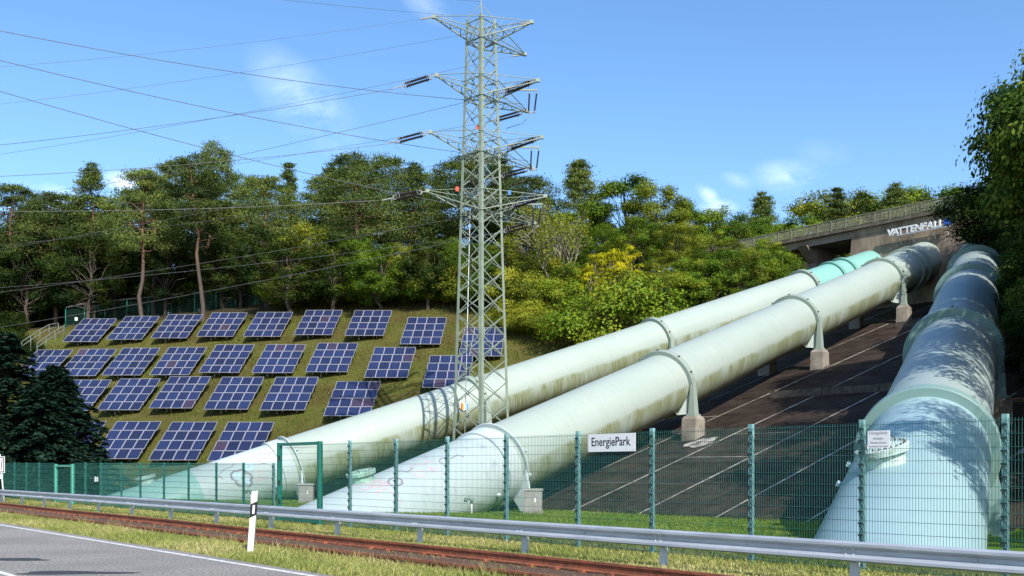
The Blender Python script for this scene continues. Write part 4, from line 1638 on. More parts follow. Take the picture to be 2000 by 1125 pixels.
for rname, lst in row_px.items():
    for j, ((xa, xb), yb, offx) in enumerate(lst):
        px = offx + (xa + xb) / 2 / K
        py = 580 + yb / K
        a, b = (px - 1000) / F, (HZ - py) / F
        # where this sight line meets the plane of the panels' lower edges
        Y = (-37.85 - EYE) / (b - 0.156 * a - 0.543)
        X, Z = a * Y, EYE + b * Y
        zg = gz(X, Y + 2.4)
        lab = f'solar array in the {rname} row, {ORD[j]} from the left'
        ar = thing('solar_array', (X, Y + 2.4, zg), lab, 'solar panel', 'solar arrays in rows on the grassy bank')
        o0 = ORIG[ar.name]
        for r_ in range(4):
            for c_ in range(4):
                lx, ly = (c_ - 1.5) * MW, (r_ + 0.5) * ML
                brown = rng.random() < (0.008 + 0.014 * max(0, j - 2))
                o_ = bpy.data.objects.new('solar_module', mod_brown if brown else mod_blue)
                col.objects.link(o_)
                o_.parent = ar
                o_.rotation_euler = (TILT + rng.normal(0, 0.004), rng.normal(0, 0.004), 0)
                o_.location = Vector(np.array([X + lx + 0.06 * ly, Y + ly * ca, Z + ly * sa]) - o0)
        for ly in (1.2, 4.8):
            g = G()
            g.box([X + 0.06 * ly, Y + ly * ca + 0.08 * sa, Z + ly * sa - 0.09], (4.0, 0.1, 0.1))
            g.build('support_beam', M_rack, ar)
        for lx in (-1.3, 0.0, 1.3):
            g = G()
            g.beam([X + lx, Y + 0.1 * ca + 0.12, Z + 0.1 * sa - 0.21], [X + lx + 0.36, Y + 5.9 * ca + 0.12, Z + 5.9 * sa - 0.21], 0.08, 0.08)
            g.build('support_beam', M_rack, ar)
        for lx, ly in ((-0.75, 1.2), (0.75, 1.2), (-0.75, 4.8), (0.75, 4.8)):
            px_, py_ = X + lx + 0.06 * ly, Y + ly * ca + 0.12
            g = G()
            zt = Z + ly * sa - 0.2
            zg_ = min(gz(px_, py_), zt - 0.1)
            g.tube([[px_, py_, zg_ - 0.3], [px_, py_, zt]], 0.055, 8)
            g.build('post', M_galv, ar)

# ------------------------------------------------------------------ lattice pylon
M_pyl = mat('pylon_paint', (0.176, 0.219, 0.168), 0.55, (0.245, 0.288, 0.228), scale=1.6, detail=6, base3=(0.172, 0.206, 0.163), scale3=0.9, amount3=0.5)
M_ins = mat('insulator_glaze', (0.018, 0.012, 0.012), 0.25, (0.035, 0.022, 0.02), scale=6)
PC = np.array([-2.0, 64.5])
pz0 = gz(*PC)
pyl = thing('lattice_pylon', (PC[0], PC[1], pz0), 'tall green grey lattice pylon between two penstocks', 'pylon')
PT = 30.8


def pyl_r(z):
    f_ = (z - 1.2) / (PT - 1.2)
    return 1.92 + (0.95 - 1.92) * f_


ROT = R(3)
CORN = [np.array([math.cos(R(a) + ROT), math.sin(R(a) + ROT)]) for a in (-90, 0, 90, 180)]   # near, right, far, left


def leg_pt(k, z):
    return np.array([*(PC + CORN[k % 4] * pyl_r(z)), z])


for k in range(4):
    g = G()
    w_ = 0.19
    out = np.r_[CORN[k], 0]
    ta = np.r_[CORN[(k + 1) % 4] - CORN[k], 0]
    tb = np.r_[CORN[(k - 1) % 4] - CORN[k], 0]
    ta, tb = ta / np.linalg.norm(ta), tb / np.linalg.norm(tb)
    p0, p1 = leg_pt(k, pz0 - 0.4), leg_pt(k, PT)
    d_ = (p1 - p0) / np.linalg.norm(p1 - p0)
    L_ = np.linalg.norm(p1 - p0)
    c_ = (p0 + p1) / 2
    g.box(c_ + ta * w_ / 2, (L_, w_, 0.022), (d_, ta, np.cross(d_, ta)))
    g.box(c_ + tb * (w_ / 2 + 0.012), (L_, w_, 0.022), (d_, tb, np.cross(d_, tb)))
    g.build('leg', M_pyl, pyl)
zs_ = [pz0]
while zs_[-1] < PT - 1.0:
    zs_.append(zs_[-1] + 1.55 - 0.35 * (zs_[-1] / PT))
zs_[-1] = PT
for k in range(4):
    outn = np.r_[CORN[k] + CORN[(k + 1) % 4], 0]
    outn /= np.linalg.norm(outn)
    for i in range(len(zs_) - 1):
        za, zb = zs_[i], zs_[i + 1]
        for (ka, kb, off) in ((k, k + 1, 0.02), (k + 1, k, -0.05)):
            g = G()
            g.beam(leg_pt(ka, za) + outn * off, leg_pt(kb, zb) + outn * off, 0.066, 0.014, up=outn)
            g.build('brace', M_pyl, pyl)
LEV = [30.55, 26.85, 23.2, 19.45]


def tip_at(px, py, z):
    Y = (z - EYE) * F / (HZ - py)
    return np.array([(px - 1000) / F * Y, Y, z])


TIPS = {}
spec = [((848, 33), (1038, 43), (1025, 106)), ((853, 147), (1050, 157), (1029, 217)), ((841, 258), (1058, 268), (1040, 328)), ((835, 373), (1065, 383), (1044, 436))]
for li, z in enumerate(LEV):
    zb_ = z - 1.25
    # horizontal frame of the tower body at arm level
    mem = [(leg_pt(k, zz), leg_pt(k + 1, zz)) for k in range(4) for zz in (zb_, z - 0.02)]
    mem += [(leg_pt(0, zb_ - 0.04), leg_pt(2, zb_ - 0.04)), (leg_pt(1, zb_ + 0.04), leg_pt(3, zb_ + 0.04))]
    for pa_, pb_ in mem:
        G().beam(pa_, pb_, 0.08, 0.03).build('frame_member', M_pyl, pyl)
    for ti, (tp, legs_) in enumerate(zip(spec[li], ((3, 0, 2), (1, 0, 2), (1, 2, 2)))):
        T_ = tip_at(tp[0], tp[1], z + (0.0 if ti < 2 else 0.0))
        if ti < 2:
            T_[1] = PC[1]
            T_[0] = (tp[0] - 1000) / F * PC[1]
            T_[2] = EYE + (HZ - tp[1]) / F * PC[1]
        TIPS[(li, ti)] = T_
        ends = [(0, 2), (0, 2), (1, 2)][ti]
        root = G()
        bot = [leg_pt(k, zb_) for k in ends]
        top_ = [leg_pt(k, z + 0.1) for k in ends]
        for b_ in bot:
            root.beam(b_, T_ - np.array([0, 0, 0.06]), 0.11, 0.05)
        arm = root.build('cross_arm', M_pyl, pyl)
        g = G()
        for b_ in top_:
            g.beam(b_, T_ + np.array([0, 0, 0.05]), 0.06, 0.03)
        g.build('tie', M_pyl, arm)
        g = G()
        for f0 in (0.0, 0.22, 0.44, 0.66):
            f1 = f0 + 0.22
            pa_ = bot[0] + (T_ - bot[0]) * f0
            pb_ = bot[1] + (T_ - bot[1]) * f1
            pc_ = bot[1] + (T_ - bot[1]) * f0
            g.beam(pa_, pb_, 0.05, 0.02)
            if f0 > 0:
                g.beam(pa_, pc_, 0.05, 0.02)
            for b_, t_ in zip(bot, top_):
                if f0 < 0.5:
                    g.beam(b_ + (T_ - b_) * f0, t_ + (T_ - t_) * f1, 0.035, 0.015)
        g.build('lattice', M_pyl, arm)
        g = G()
        g.box(T_, (0.26, 0.20, 0.22))
        g.build('tip_plate', M_pyl, arm)
# peak
g = G()
pk = np.array([*PC, PT + 1.0])
for k in range(4):
    g.beam(leg_pt(k, PT - 0.01), pk, 0.06, 0.03)
g.beam(pk - np.array([0, 0, 0.3]), pk + np.array([0, 0, 1.2]), 0.06, 0.06, up=(1, 0, 0))
g.build('peak', M_pyl, pyl)
# down-lead with the striped plate
g = G()
p_lo = np.array([-3.1, 64.0, pz0])
p_hi = np.array([-2.7, 64.2, 18.5])
g.tube([p_lo, p_hi], 0.03, 6)
g.build('down_lead', M_galv, pyl)
yp = 63.75
plate_c = at(907, 794, yp)
for k, c_ in enumerate(((0.55, 0.03, 0.03), (0.70, 0.48, 0.05), (0.72, 0.72, 0.70), (0.05, 0.25, 0.50))):
    g = G()
    g.box(plate_c + np.array([-0.16 + 0.11 * k, 0, 0]), (0.108, 0.02, 0.40))
    g.build('number_plate', mat(f'plate_{k}', c_, 0.6), pyl)
for px, py, c_ in ((933, 249, (0.60, 0.06, 0.03)), (893, 369, (0.60, 0.06, 0.03)), (995, 376, (0.03, 0.15, 0.40))):
    g = G()
    g.box(at(px, py, 63.6), (0.2, 0.03, 0.30))
    g.build('marker_plate', mat(f'marker_{px}', c_, 0.6), pyl)


M_fit = mat('string_fitting_steel', (0.16, 0.16, 0.165), 0.5, (0.26, 0.26, 0.27), scale=6)


def insulator(p0, d_, L_, parent, r=0.11):
    """ribbed string with metal ends"""
    d_ = np.asarray(d_, float) / np.linalg.norm(d_)
    g_ = G()
    nr = int(L_ / 0.055)
    pr_ = [(0, 0.02)]
    for k in range(nr):
        a = L_ * (k + 0.2) / nr
        pr_ += [(a, r * 0.55), (a + 0.018, r), (a + 0.03, r * 0.55)]
    pr_.append((L_, 0.02))
    g_.lathe(p0, d_, pr_, 10)
    o_ = g_.build('insulator', M_ins, parent)
    G().tube([p0 - d_ * 0.14, p0 + d_ * 0.03], 0.045, 8).build('end_fitting', M_fit, o_)
    G().tube([p0 + d_ * (L_ - 0.03), p0 + d_ * (L_ + 0.14)], 0.045, 8).build('end_fitting', M_fit, o_)
    return o_


def tension_set(T_, d_, parent, L_=1.55, lead=0.55, gap=0.17, arc_=True):
    """two strings side by side from an arm tip along the conductor, with yokes and arcing horns"""
    d_ = np.asarray(d_, float) / np.linalg.norm(d_)
    sd = np.cross(d_, (0, 0, 1.0))
    sd /= np.linalg.norm(sd)
    upv = np.cross(sd, d_)
    off = sd * 0.12 + upv * 0.15
    a = T_ + d_ * lead
    for sg_ in (-1, 1):
        insulator(a + off * sg_, d_, L_, parent)
    e_ = a + d_ * (L_ + 0.14)
    G().beam(T_, T_ + d_ * (lead - 0.15), 0.06, 0.06).build('string_link', M_fit, parent)
    G().beam(a - d_ * 0.14 - off * 1.3, a - d_ * 0.14 + off * 1.3, 0.07, 0.05, up=d_).build('yoke', M_fit, parent)
    G().beam(e_ - off * 1.3, e_ + off * 1.3, 0.07, 0.05, up=d_).build('yoke', M_fit, parent)
    G().beam(e_, e_ + d_ * 0.75, 0.06, 0.06).build('wire_clamp', M_fit, parent)
    g_ = G()
    g_.tube([e_ + d_ * 0.1, e_ + d_ * 0.15 - np.array([0, 0, 0.3]) + sd * 0.1, e_ - d_ * 0.15 - np.array([0, 0, 0.5]) + sd * 0.1], 0.02, 6)
    g_.build('jumper_tail', M_fit, parent)
    for q_ in (0.12, L_ - 0.25, L_ - 0.05):
        g_ = G()
        g_.tube([a + d_ * q_ + 0.24 * (sd * math.cos(t2) + upv * math.sin(t2)) for t2 in np.linspace(0, 2 * math.pi, 11)], 0.016, 5)
        g_.build('corona_ring', M_fit, parent)
    return e_ + d_ * 0.75


WIRE_ENDS = {}
dirs = {1: (-0.93, -0.05, -0.31), 2: (-0.95, -0.05, -0.27), 3: (-0.96, -0.05, -0.21)}
for li in (1, 2, 3):
    for ti in range(3):
        dd = np.array(dirs[li]) if ti == 0 else np.array([-0.93, 0.25 if ti == 1 else 0.1, -0.22])
        WIRE_ENDS[(li, ti)] = tension_set(TIPS[(li, ti)], dd, pyl)
    # jumper post: bar with two hanging strings
    T3 = TIPS[(li, 2)]
    b0 = at((1000, 1000, 1002)[li - 1], (176, 288, 399)[li - 1], 66.3)
    b1 = at((1050, 1055, 1060)[li - 1], (176, 288, 399)[li - 1], 66.3)
    g = G()
    g.beam(b0, b1, 0.09, 0.09)
    g.build('jumper_bar', M_pyl, pyl)
    for px_ in (1034, 1048):
        p_ = at(px_ + 4 * (li - 1), (182, 294, 405)[li - 1], 66.3)
        insulator(p_ - np.array([0, 0, 0.05]), (-0.12 if px_ == 1048 else -0.05, 0, -1), 1.15, pyl, 0.07)
    e_ = at(1038 + 4 * (li - 1), (221, 333, 444)[li - 1], 66.3)
    g = G()
    g.beam(e_ - np.array([0.22, 0, -0.05]), e_ + np.array([0.22, 0, 0.05]), 0.07, 0.07)
    g.tube([e_, e_ + np.array([-0.6, 0.4, -0.55]), e_ + np.array([-1.7, 0.8, -0.75])], 0.02, 6)
    g.build('jumper_yoke', M_fit, pyl)
for ti in range(3):
    g = G()
    T_ = TIPS[(0, ti)]
    dd = np.array([-0.95, 0, -0.15])
    g.beam(T_, T_ + dd * 0.9, 0.09, 0.09)
    g.build('earth_clamp', M_fit, pyl)
    WIRE_ENDS[(0, ti)] = T_ + dd * 0.9

# conductors
M_cond = mat('conductor', (0.10, 0.10, 0.105), 0.5, (0.16, 0.16, 0.165), scale=4, metal=0.3)


def wire(p0, p1, sag, label, r=0.016, n=40):
    p0, p1 = np.asarray(p0, float), np.asarray(p1, float)
    pts = []
    for i in range(n + 1):
        f_ = i / n
        p = p0 + (p1 - p0) * f_
        pts.append(p - np.array([0, 0, 4 * sag * f_ * (1 - f_)]))
    g_ = G()
    g_.tube(pts, r, 5)
    o_ = g_.build('power_line', M_cond)
    tag(o_, label, 'power line', 'power lines leading left from the pylon')


def far_end(x0, y0, x1, y1, Y):
    """a point well outside the view, on through (x1,y1) -> (x0,y0)"""
    k = (-500 - x0) / (x1 - x0)
    return at(-500, y0 + (y1 - y0) * k, Y)


# three dark ones dropping in from high at the left, near the viewer
for (y0, tgt, nm_) in ((45, (1, 2), 'topmost'), (104, (2, 2), 'middle'), (163, (3, 2), 'lowest')):
    E_ = at(-500, y0 - (92, 118, 140)[{45: 0, 104: 1, 163: 2}[y0]], 44)
    S_ = TIPS[tgt] + np.array([-0.3, 0, {45: 0.5, 104: 0.5, 163: 0.4}[y0]])
    wire(E_, S_, 0.9, f'{nm_} of three dark cables falling from the upper left to the pylon', 0.02)
wl = [((0, 0), (0, 118), 60, 0.5, 'upper thin earth wire from the pylon top to the left', 0.009),
      ((0, 1), (0, 186), 80, 0.8, 'lower thin earth wire from the pylon top to the left', 0.009),
      ((0, 2), (0, 285), 85, 0.8, 'steep thin cable from the pylon top down to the left', 0.012),
      ((1, 0), (0, 270), 62, 0.5, 'flat cable from the second arm to the left edge', 0.016),
      ((1, 1), (0, 392), 90, 0.5, 'steep cable from the second arm down into the pines', 0.014),
      ((1, 2), (0, 376), 92, 0.5, 'fainter steep cable from the second arm, just above its twin', 0.012),
      ((2, 0), (0, 331), 60, 0.5, 'flat cable from the third arm to the left edge', 0.016),
      ((2, 1), (0, 474), 92, 0.6, 'lower of two cables from the third arm down across the pines', 0.014),
      ((2, 2), (0, 468), 94, 0.6, 'upper of two cables from the third arm down across the pines', 0.012),
      ((3, 0), (0, 402), 58, 0.4, 'flat pale cable from the lowest arm across the forest', 0.018),
      ((3, 1), (0, 556), 88, 0.7, 'lower of two cables from the lowest arm across the dark forest', 0.016),
      ((3, 2), (0, 548), 90, 0.7, 'upper of two cables from the lowest arm across the dark forest', 0.016)]
for key, (x_, y_), Yf, sag, lb, r_ in wl:
    S_ = WIRE_ENDS[key]
    px0 = 1000 + F * S_[0] / S_[1]
    py0 = HZ - F * (S_[2] - EYE) / S_[1]
    slope_ = (y_ - py0) / (x_ - px0)
    E_ = at(-350, y_ + slope_ * -350, Yf)
    wire(S_, E_, sag, lb, r_)
wire(at(905, 468, 66), at(-350, 690, 80), 0.5, 'lowest cable, crossing low in front of the forest edge', 0.016)
wire(TIPS[(0, 0)] + np.array([0.6, 0, 0.15]), at(300, -30, 45), 0.1, 'thin cable leaving the top of the view near the pylon, the longer one', 0.010)
wire(pk + np.array([0, 0, 0.2]), at(560, -40, 45), 0.1, 'thin cable leaving the top of the view near the pylon, the shorter one', 0.010)

# ------------------------------------------------------------------ forest edge fence and steps
ef = thing('mesh_fence', (-38, 117, 19), 'dark green mesh fence along the forest edge above the solar arrays', 'fence')
efp = []
for px, py in ((128, 640), (165, 632), (205, 622), (248, 618), (290, 612), (335, 606), (380, 600), (422, 596), (460, 594), (498, 594), (535, 594), (570, 594), (605, 596)):
    # foot of each post on the bank behind the top row
    best = None
    for Y in np.arange(104, 135, 0.25):
        X = (px - 1000) / F * Y
        zz = gz(X, Y)
        yy = HZ - (zz - EYE) / Y * F
        if best is None or abs(yy - py) < best[0]:
            best = (abs(yy - py), X, Y, zz)
    efp.append(np.array(best[1:]))
M_dwire = mat('dark_green_wire', (0.006, 0.05, 0.035), 0.6, (0.01, 0.07, 0.05), scale=5)
for p in efp:
    g = G()
    g.tube([p - np.array([0, 0, 0.3]), p + np.array([0, 0, 2.3])], 0.05, 8)
    g.beam(p + np.array([0, 0, 2.28]), p + np.array([0.18, -0.1, 2.55]), 0.05, 0.05)
    g.build('post', M_green, ef)
for a, b in zip(efp[:-1], efp[1:]):
    V, Q = [], []
    nn = int(np.linalg.norm(b - a) / 0.12)
    for k in range(nn + 1):
        p = a + (b - a) * k / nn
        o_ = len(V)
        V += [p + (-0.007, 0, 0), p + (0.007, 0, 0), p + (0.007, 0, 2.2), p + (-0.007, 0, 2.2)]
        Q.append((o_, o_ + 1, o_ + 2, o_ + 3))
    for z_ in np.arange(0.05, 2.25, 0.22):
        o_ = len(V)
        V += [a + (0, -0.008, z_), b + (0, -0.008, z_), b + (0, -0.008, z_ + 0.018), a + (0, -0.008, z_ + 0.018)]
        Q.append((o_, o_ + 1, o_ + 2, o_ + 3))
    link('mesh_panel', fast_mesh('mesh_panel', np.array(V) - ORIG[ef.name], quads=np.array(Q), mats=[M_dwire]), ef)
g = G()
for off in (0.1, 0.22):
    g.tube([p + np.array([off * 0.8, -off * 0.5, 2.32 + off]) for p in efp], 0.012, 5)
g.build('barbed_wire', M_galv, ef)
bxp = at(149, 623, 111.5)
wb = thing('notice_sign', bxp - np.array([0, 0, 0.3]), 'small pale box sign on the forest fence above the first solar array', 'sign')
g = G()
g.box(bxp, (0.3, 0.06, 0.36))
g.build('plate', M_white, wb)

# steps with handrails up the bank at the far left
stp = thing('stair_railing', at(80, 655, 108), 'pale stair railing climbing the bank beside the leftmost solar array', 'railing')
M_old = mat('weathered_rail', (0.10, 0.12, 0.10), 0.7, (0.16, 0.18, 0.15), scale=5)
for dx in (0.0, 1.2):
    P_ = [at(42, 668, 106) + (dx, dx * 0.8, 0), at(60, 656, 107) + (dx, dx * 0.8, 0), at(78, 644, 108) + (dx, dx * 0.8, 0), at(96, 634, 109) + (dx, dx * 0.8, 0), at(114, 631, 110) + (dx * .2, dx * 0.8, 0)]
    for z_ in (0.0, -0.45):
        g = G()
        g.tube([p + np.array([0, 0, z_]) for p in P_], 0.045, 6)
        g.build('handrail', M_old, stp)
    for p in P_:
        g = G()
        g.tube([p - np.array([0, 0, 1.6]), p], 0.04, 6)
        g.build('post', M_old, stp)

# ------------------------------------------------------------------ vegetation
M_bark = mat('bark', (0.040, 0.032, 0.025), 0.95, (0.085, 0.068, 0.052), scale=6, detail=8, bump=0.6, stretch=(1, 1, 0.25))
M_pbark = bpy.data.materials.new('pine_bark')
M_pbark.use_nodes = True
_t = M_pbark.node_tree
_b = _t.nodes['Principled BSDF']
_b.inputs['Roughness'].default_value = 0.9
_tc = N(_t, 'ShaderNodeTexCoord')
_sp = N(_t, 'ShaderNodeSeparateXYZ')
LK(_t, _tc.outputs['Object'], _sp.inputs[0])
_n = N(_t, 'ShaderNodeTexNoise', i_Scale=3.0, i_Detail=7.0)
LK(_t, _tc.outputs['Object'], _n.inputs['Vector'])
_h = math_node(_t, 'MULTIPLY_ADD', _sp.outputs[2], 0.16, -0.9, clamp=True)
_lo = _mixc(_n.outputs[0], (0.045, 0.034, 0.027), (0.095, 0.072, 0.056))
_hi = _mixc(_n.outputs[0], (0.110, 0.055, 0.030), (0.190, 0.105, 0.062))
LK(_t, _mixc(_h, _lo, _hi), _b.inputs['Base Color'])
M_paleb = mat('pale_bark', (0.16, 0.145, 0.09), 0.9, (0.26, 0.235, 0.15), scale=8, stretch=(1, 1, 0.3))
L_pine = leaf_mat('pine_needles', [(0.0172, 0.0378, 0.0088), (0.0517, 0.0840, 0.0198), (0.1162, 0.1522, 0.0331), (0.1808, 0.2100, 0.0496)], 0.10, 0.25)
L_oakshade = leaf_mat('shade_toned_leaves', [(0.006, 0.016, 0.003), (0.014, 0.032, 0.004), (0.032, 0.053, 0.006), (0.065, 0.076, 0.011)], 0.22, 0.3)  # leaf colour darkened to stand in for shade, chiefly over the left wood
L_oak = leaf_mat('green_leaves', [(0.0294, 0.0700, 0.0060), (0.0782, 0.1450, 0.0096), (0.1564, 0.2250, 0.0144), (0.2438, 0.2650, 0.0216)], 0.25, 0.5)
L_olive = leaf_mat('olive_leaves', [(0.0480, 0.0780, 0.0080), (0.1120, 0.1500, 0.0130), (0.1960, 0.2200, 0.0180), (0.2800, 0.2650, 0.0220)], 0.25, 0.5)
L_mid = leaf_mat('mid_green_leaves', [(0.0184, 0.0474, 0.0078), (0.0593, 0.1107, 0.0139), (0.1318, 0.1818, 0.0217), (0.2635, 0.2530, 0.0341)], 0.22, 0.3)  # medium green tones between the darkest and the bright leaves
L_yel = leaf_mat('yellow_leaves', [(0.1734, 0.1955, 0.0085), (0.3179, 0.3145, 0.0085), (0.4335, 0.3995, 0.0102), (0.4913, 0.4250, 0.0170)], 0.30, 0.2)
L_fir = leaf_mat('fir_needles', [(0.0050, 0.0163, 0.0125), (0.0100, 0.0300, 0.0200), (0.0213, 0.0500, 0.0300), (0.0375, 0.0725, 0.0375)], 0.08, 0.2)  # dark conifer needles, their colour also standing in for shade at the left
L_brown = leaf_mat('russet_leaves', [(0.10, 0.07, 0.03), (0.17, 0.11, 0.05), (0.24, 0.15, 0.07), (0.26, 0.20, 0.07)], 0.3, 0.3)


def rand_unit(r_, n):
    v = r_.normal(size=(n, 3))
    return v / np.linalg.norm(v, axis=1, keepdims=True)


def leaf_quads(C, Nrm, L_, W_, r_):
    """diamond leaves at C facing Nrm, with their own length and width"""
    n = len(C)
    a = np.cross(Nrm, rand_unit(r_, n))
    a /= np.linalg.norm(a, axis=1, keepdims=True) + 1e-9
    b = np.cross(Nrm, a)
    L_ = np.broadcast_to(np.asarray(L_, float), (n,))[:, None]
    W_ = np.broadcast_to(np.asarray(W_, float), (n,))[:, None]
    V = np.stack([C - a * L_ / 2, C + b * W_ / 2, C + a * L_ / 2 + Nrm * L_ * 0.08, C - b * W_ / 2], 1).reshape(-1, 3)
    Q = np.arange(n * 4).reshape(n, 4)
    return V, Q


def limb(g, p0, p1, r0, r1, r_, n=6, seg=4, wob=0.08):
    L_ = np.linalg.norm(p1 - p0)
    pts, rad = [], []
    for i in range(seg + 1):
        f_ = i / seg
        w_ = r_.normal(size=3) * wob * L_ * math.sin(math.pi * f_)
        pts.append(p0 + (p1 - p0) * f_ + w_ * (0 < i < seg))
        rad.append(r0 + (r1 - r0) * f_)
    g.tube(pts, rad, n, cap=False)
    return pts


def broadleaf(seed, H, cr_, crown_lo, n_leaf, leaf, lobes=26, bark=M_bark, leafm=L_oak, per=26, gap=0.30, flat=0.55, multi=1, lobe_r=(0.17, 0.30)):
    """tapered trunk and limbs; leaf clumps on many uneven lobes with gaps between them"""
    r_ = np.random.default_rng(seed)
    g_ = G()
    top = np.array([r_.normal() * 0.03 * H, r_.normal() * 0.03 * H, H * 0.80])
    z0 = H * crown_lo
    cz, hz = (H * 0.97 + z0) / 2, (H * 0.97 - z0) / 2
    stems = []
    for k in range(multi):
        base_ = np.array([r_.normal() * 0.25 * (multi > 1), r_.normal() * 0.25 * (multi > 1), -0.4])
        tp = top + (np.array([math.cos(k * 2.4), math.sin(k * 2.4), 0]) * cr_ * 0.45 if multi > 1 else 0)
        stems.append(limb(g_, base_, tp, 0.022 * H / math.sqrt(multi), 0.006 * H, r_, 8, 6, 0.03))
    C, NN, RR = [], [], []
    for k in range(lobes):
        th = 2 * math.pi * (k * 0.618 + 0.07 * r_.normal())
        u_ = -0.85 + 1.75 * ((k + 0.5) / lobes) + 0.1 * r_.normal()
        u_ = np.clip(u_, -0.9, 0.92)
        rho = math.sqrt(max(0.0, 1 - u_ * u_)) * (0.62 + 0.30 * r_.random())
        # lower half of a crown is wider than a sphere's
        if u_ < 0:
            rho *= 1.12
        lr = cr_ * r_.uniform(*lobe_r)
        lc = np.array([math.cos(th) * rho * cr_, math.sin(th) * rho * cr_, cz + u_ * hz * 0.88])
        st_ = stems[k % multi]
        fz = np.clip(0.25 + 0.55 * (lc[2] - z0) / (H - z0) - 0.1, 0.1, 0.95)
        idx = fz * (len(st_) - 1)
        i0 = int(idx)
        bp_ = st_[i0] + (st_[min(i0 + 1, len(st_) - 1)] - st_[i0]) * (idx - i0)
        limb(g_, bp_, lc, 0.0075 * H * (1 - 0.5 * fz), 0.002 * H, r_, 5, 4)
        nc = max(3, int(n_leaf / per / lobes * (lr / (cr_ * 0.27)) ** 2))
        dv = rand_unit(r_, nc)
        dv[:, 2] = dv[:, 2] * 0.8 + 0.15
        rad = lr * (0.55 + 0.45 * np.sqrt(r_.random(nc)))
        cc = lc + dv * rad[:, None] * np.array([1, 1, 0.82])
        ns = np.sin(cc[:, 0] * 2.1 + seed) * np.sin(cc[:, 1] * 1.9 + 1.3 * seed) + np.sin(cc[:, 2] * 2.6 + 0.7 * seed) * 0.7
        cc = cc[ns > -1.7 + gap * 2 + r_.normal(size=len(cc)) * 0.3] if gap > 0 else cc
        if not len(cc):
            continue
        m_ = len(cc)
        cs = lr * 0.20 + leaf * 0.7
        pos = cc[:, None, :] + r_.normal(size=(m_, per, 3)) * np.array([cs, cs, cs * flat])
        out = pos - lc
        out /= np.linalg.norm(out, axis=2, keepdims=True) + 1e-9
        nn = out * 1.05 + np.array([0, 0, 0.35]) + rand_unit(r_, m_ * per).reshape(m_, per, 3) * 0.62
        nn /= np.linalg.norm(nn, axis=2, keepdims=True)
        C.append(pos.reshape(-1, 3))
        NN.append(nn.reshape(-1, 3))
        tone = 0.45 + 0.14 * r_.normal() + 0.12 * r_.normal(size=(m_, 1)) + 0.15 * r_.normal(size=(m_, per))
        RR.append(tone.ravel())
    C, NN, RR = np.vstack(C), np.vstack(NN), np.clip(np.concatenate(RR), 0, 1)
    keep = C[:, 2] > 0.05
    C, NN, RR = C[keep], NN[keep], RR[keep]
    V, Q = leaf_quads(C, NN, leaf * r_.uniform(0.7, 1.35, len(C)), leaf * 0.62 * r_.uniform(0.7, 1.2, len(C)), r_)
    crown = fast_mesh('crown', V, quads=Q, rnd=np.repeat(RR, 4), mats=[leafm])
    trunk = g_.mesh('trunk', [bark])
    return trunk, crown, H


def pine(seed, H, cr_, crown_lo, n_clump=90, per=120, leafm=L_pine, bark=M_pbark, bend=0.03, shape='umbrella', needle=0.34):
    """bare stem, spreading limbs, flat uneven pads of needles"""
    r_ = np.random.default_rng(seed)
    g_ = G()
    top = np.array([r_.normal() * bend * H, r_.normal() * bend * H, H * 0.97])
    st_ = limb(g_, np.array([0, 0, -0.5]), top, 0.016 * H, 0.003 * H, r_, 8, 9, 0.012)
    C, D, RR = [], [], []
    z0 = crown_lo * H
    for k in range(n_clump):
        f_ = (k + r_.random()) / n_clump
        z = z0 + (H - z0) * f_
        if shape == 'umbrella':
            w_ = math.sin(math.pi * min(1, 0.28 + 0.66 * f_)) ** 0.8
        elif shape == 'cone':
            w_ = (1 - f_) ** 0.85 * 0.95 + 0.06
        else:
            w_ = (1 - f_ ** 1.6) * 0.9 + 0.08
        th = k * 2.399 + r_.normal() * 0.5
        rho = cr_ * w_ * (0.35 + 0.65 * r_.random() ** 0.6)
        idx = np.clip((z - 0.10 * rho) / (H * 0.97), 0.05, 0.99) * (len(st_) - 1)
        i0 = int(idx)
        bp_ = st_[i0] + (st_[min(i0 + 1, len(st_) - 1)] - st_[i0]) * (idx - i0)
        cc = np.array([bp_[0] + rho * math.cos(th), bp_[1] + rho * math.sin(th), z + r_.normal() * 0.25])
        limb(g_, bp_, cc, 0.0042 * H * (1.1 - 0.7 * f_), 0.02, r_, 4, 3, 0.07)
        pr_ = cr_ * r_.uniform(0.19, 0.34) * (0.55 + 0.6 * w_)
        m_ = int(per * r_.uniform(0.7, 1.3))
        pos = cc + r_.normal(size=(m_, 3)) * np.array([pr_, pr_, pr_ * 0.34]) * 0.62
        d_ = rand_unit(r_, m_) + np.array([0, 0, 0.75]) + (pos - cc) * 0.5
        d_ /= np.linalg.norm(d_, axis=1, keepdims=True)
        C.append(pos)
        D.append(d_)
        up_ = (pos[:, 2] - cc[2]) / (pr_ + 1e-6)
        RR.append(np.clip(0.42 + 0.13 * r_.normal() + 0.17 * r_.normal(size=m_), 0, 1))
    C, D, RR = np.vstack(C), np.vstack(D), np.concatenate(RR)
    n = len(C)
    a = np.cross(D, rand_unit(r_, n))
    a /= np.linalg.norm(a, axis=1, keepdims=True)
    L_ = needle * r_.uniform(0.7, 1.3, n)[:, None]
    W_ = needle * 0.34 * r_.uniform(0.7, 1.3, n)[:, None]
    V = np.stack([C - D * L_ * 0.4, C + a * W_ / 2, C + D * L_ * 0.6, C - a * W_ / 2], 1).reshape(-1, 3)
    crown = fast_mesh('crown', V, quads=np.arange(n * 4).reshape(n, 4), rnd=np.repeat(RR, 4), mats=[leafm])
    trunk = g_.mesh('trunk', [bark])
    return trunk, crown, H


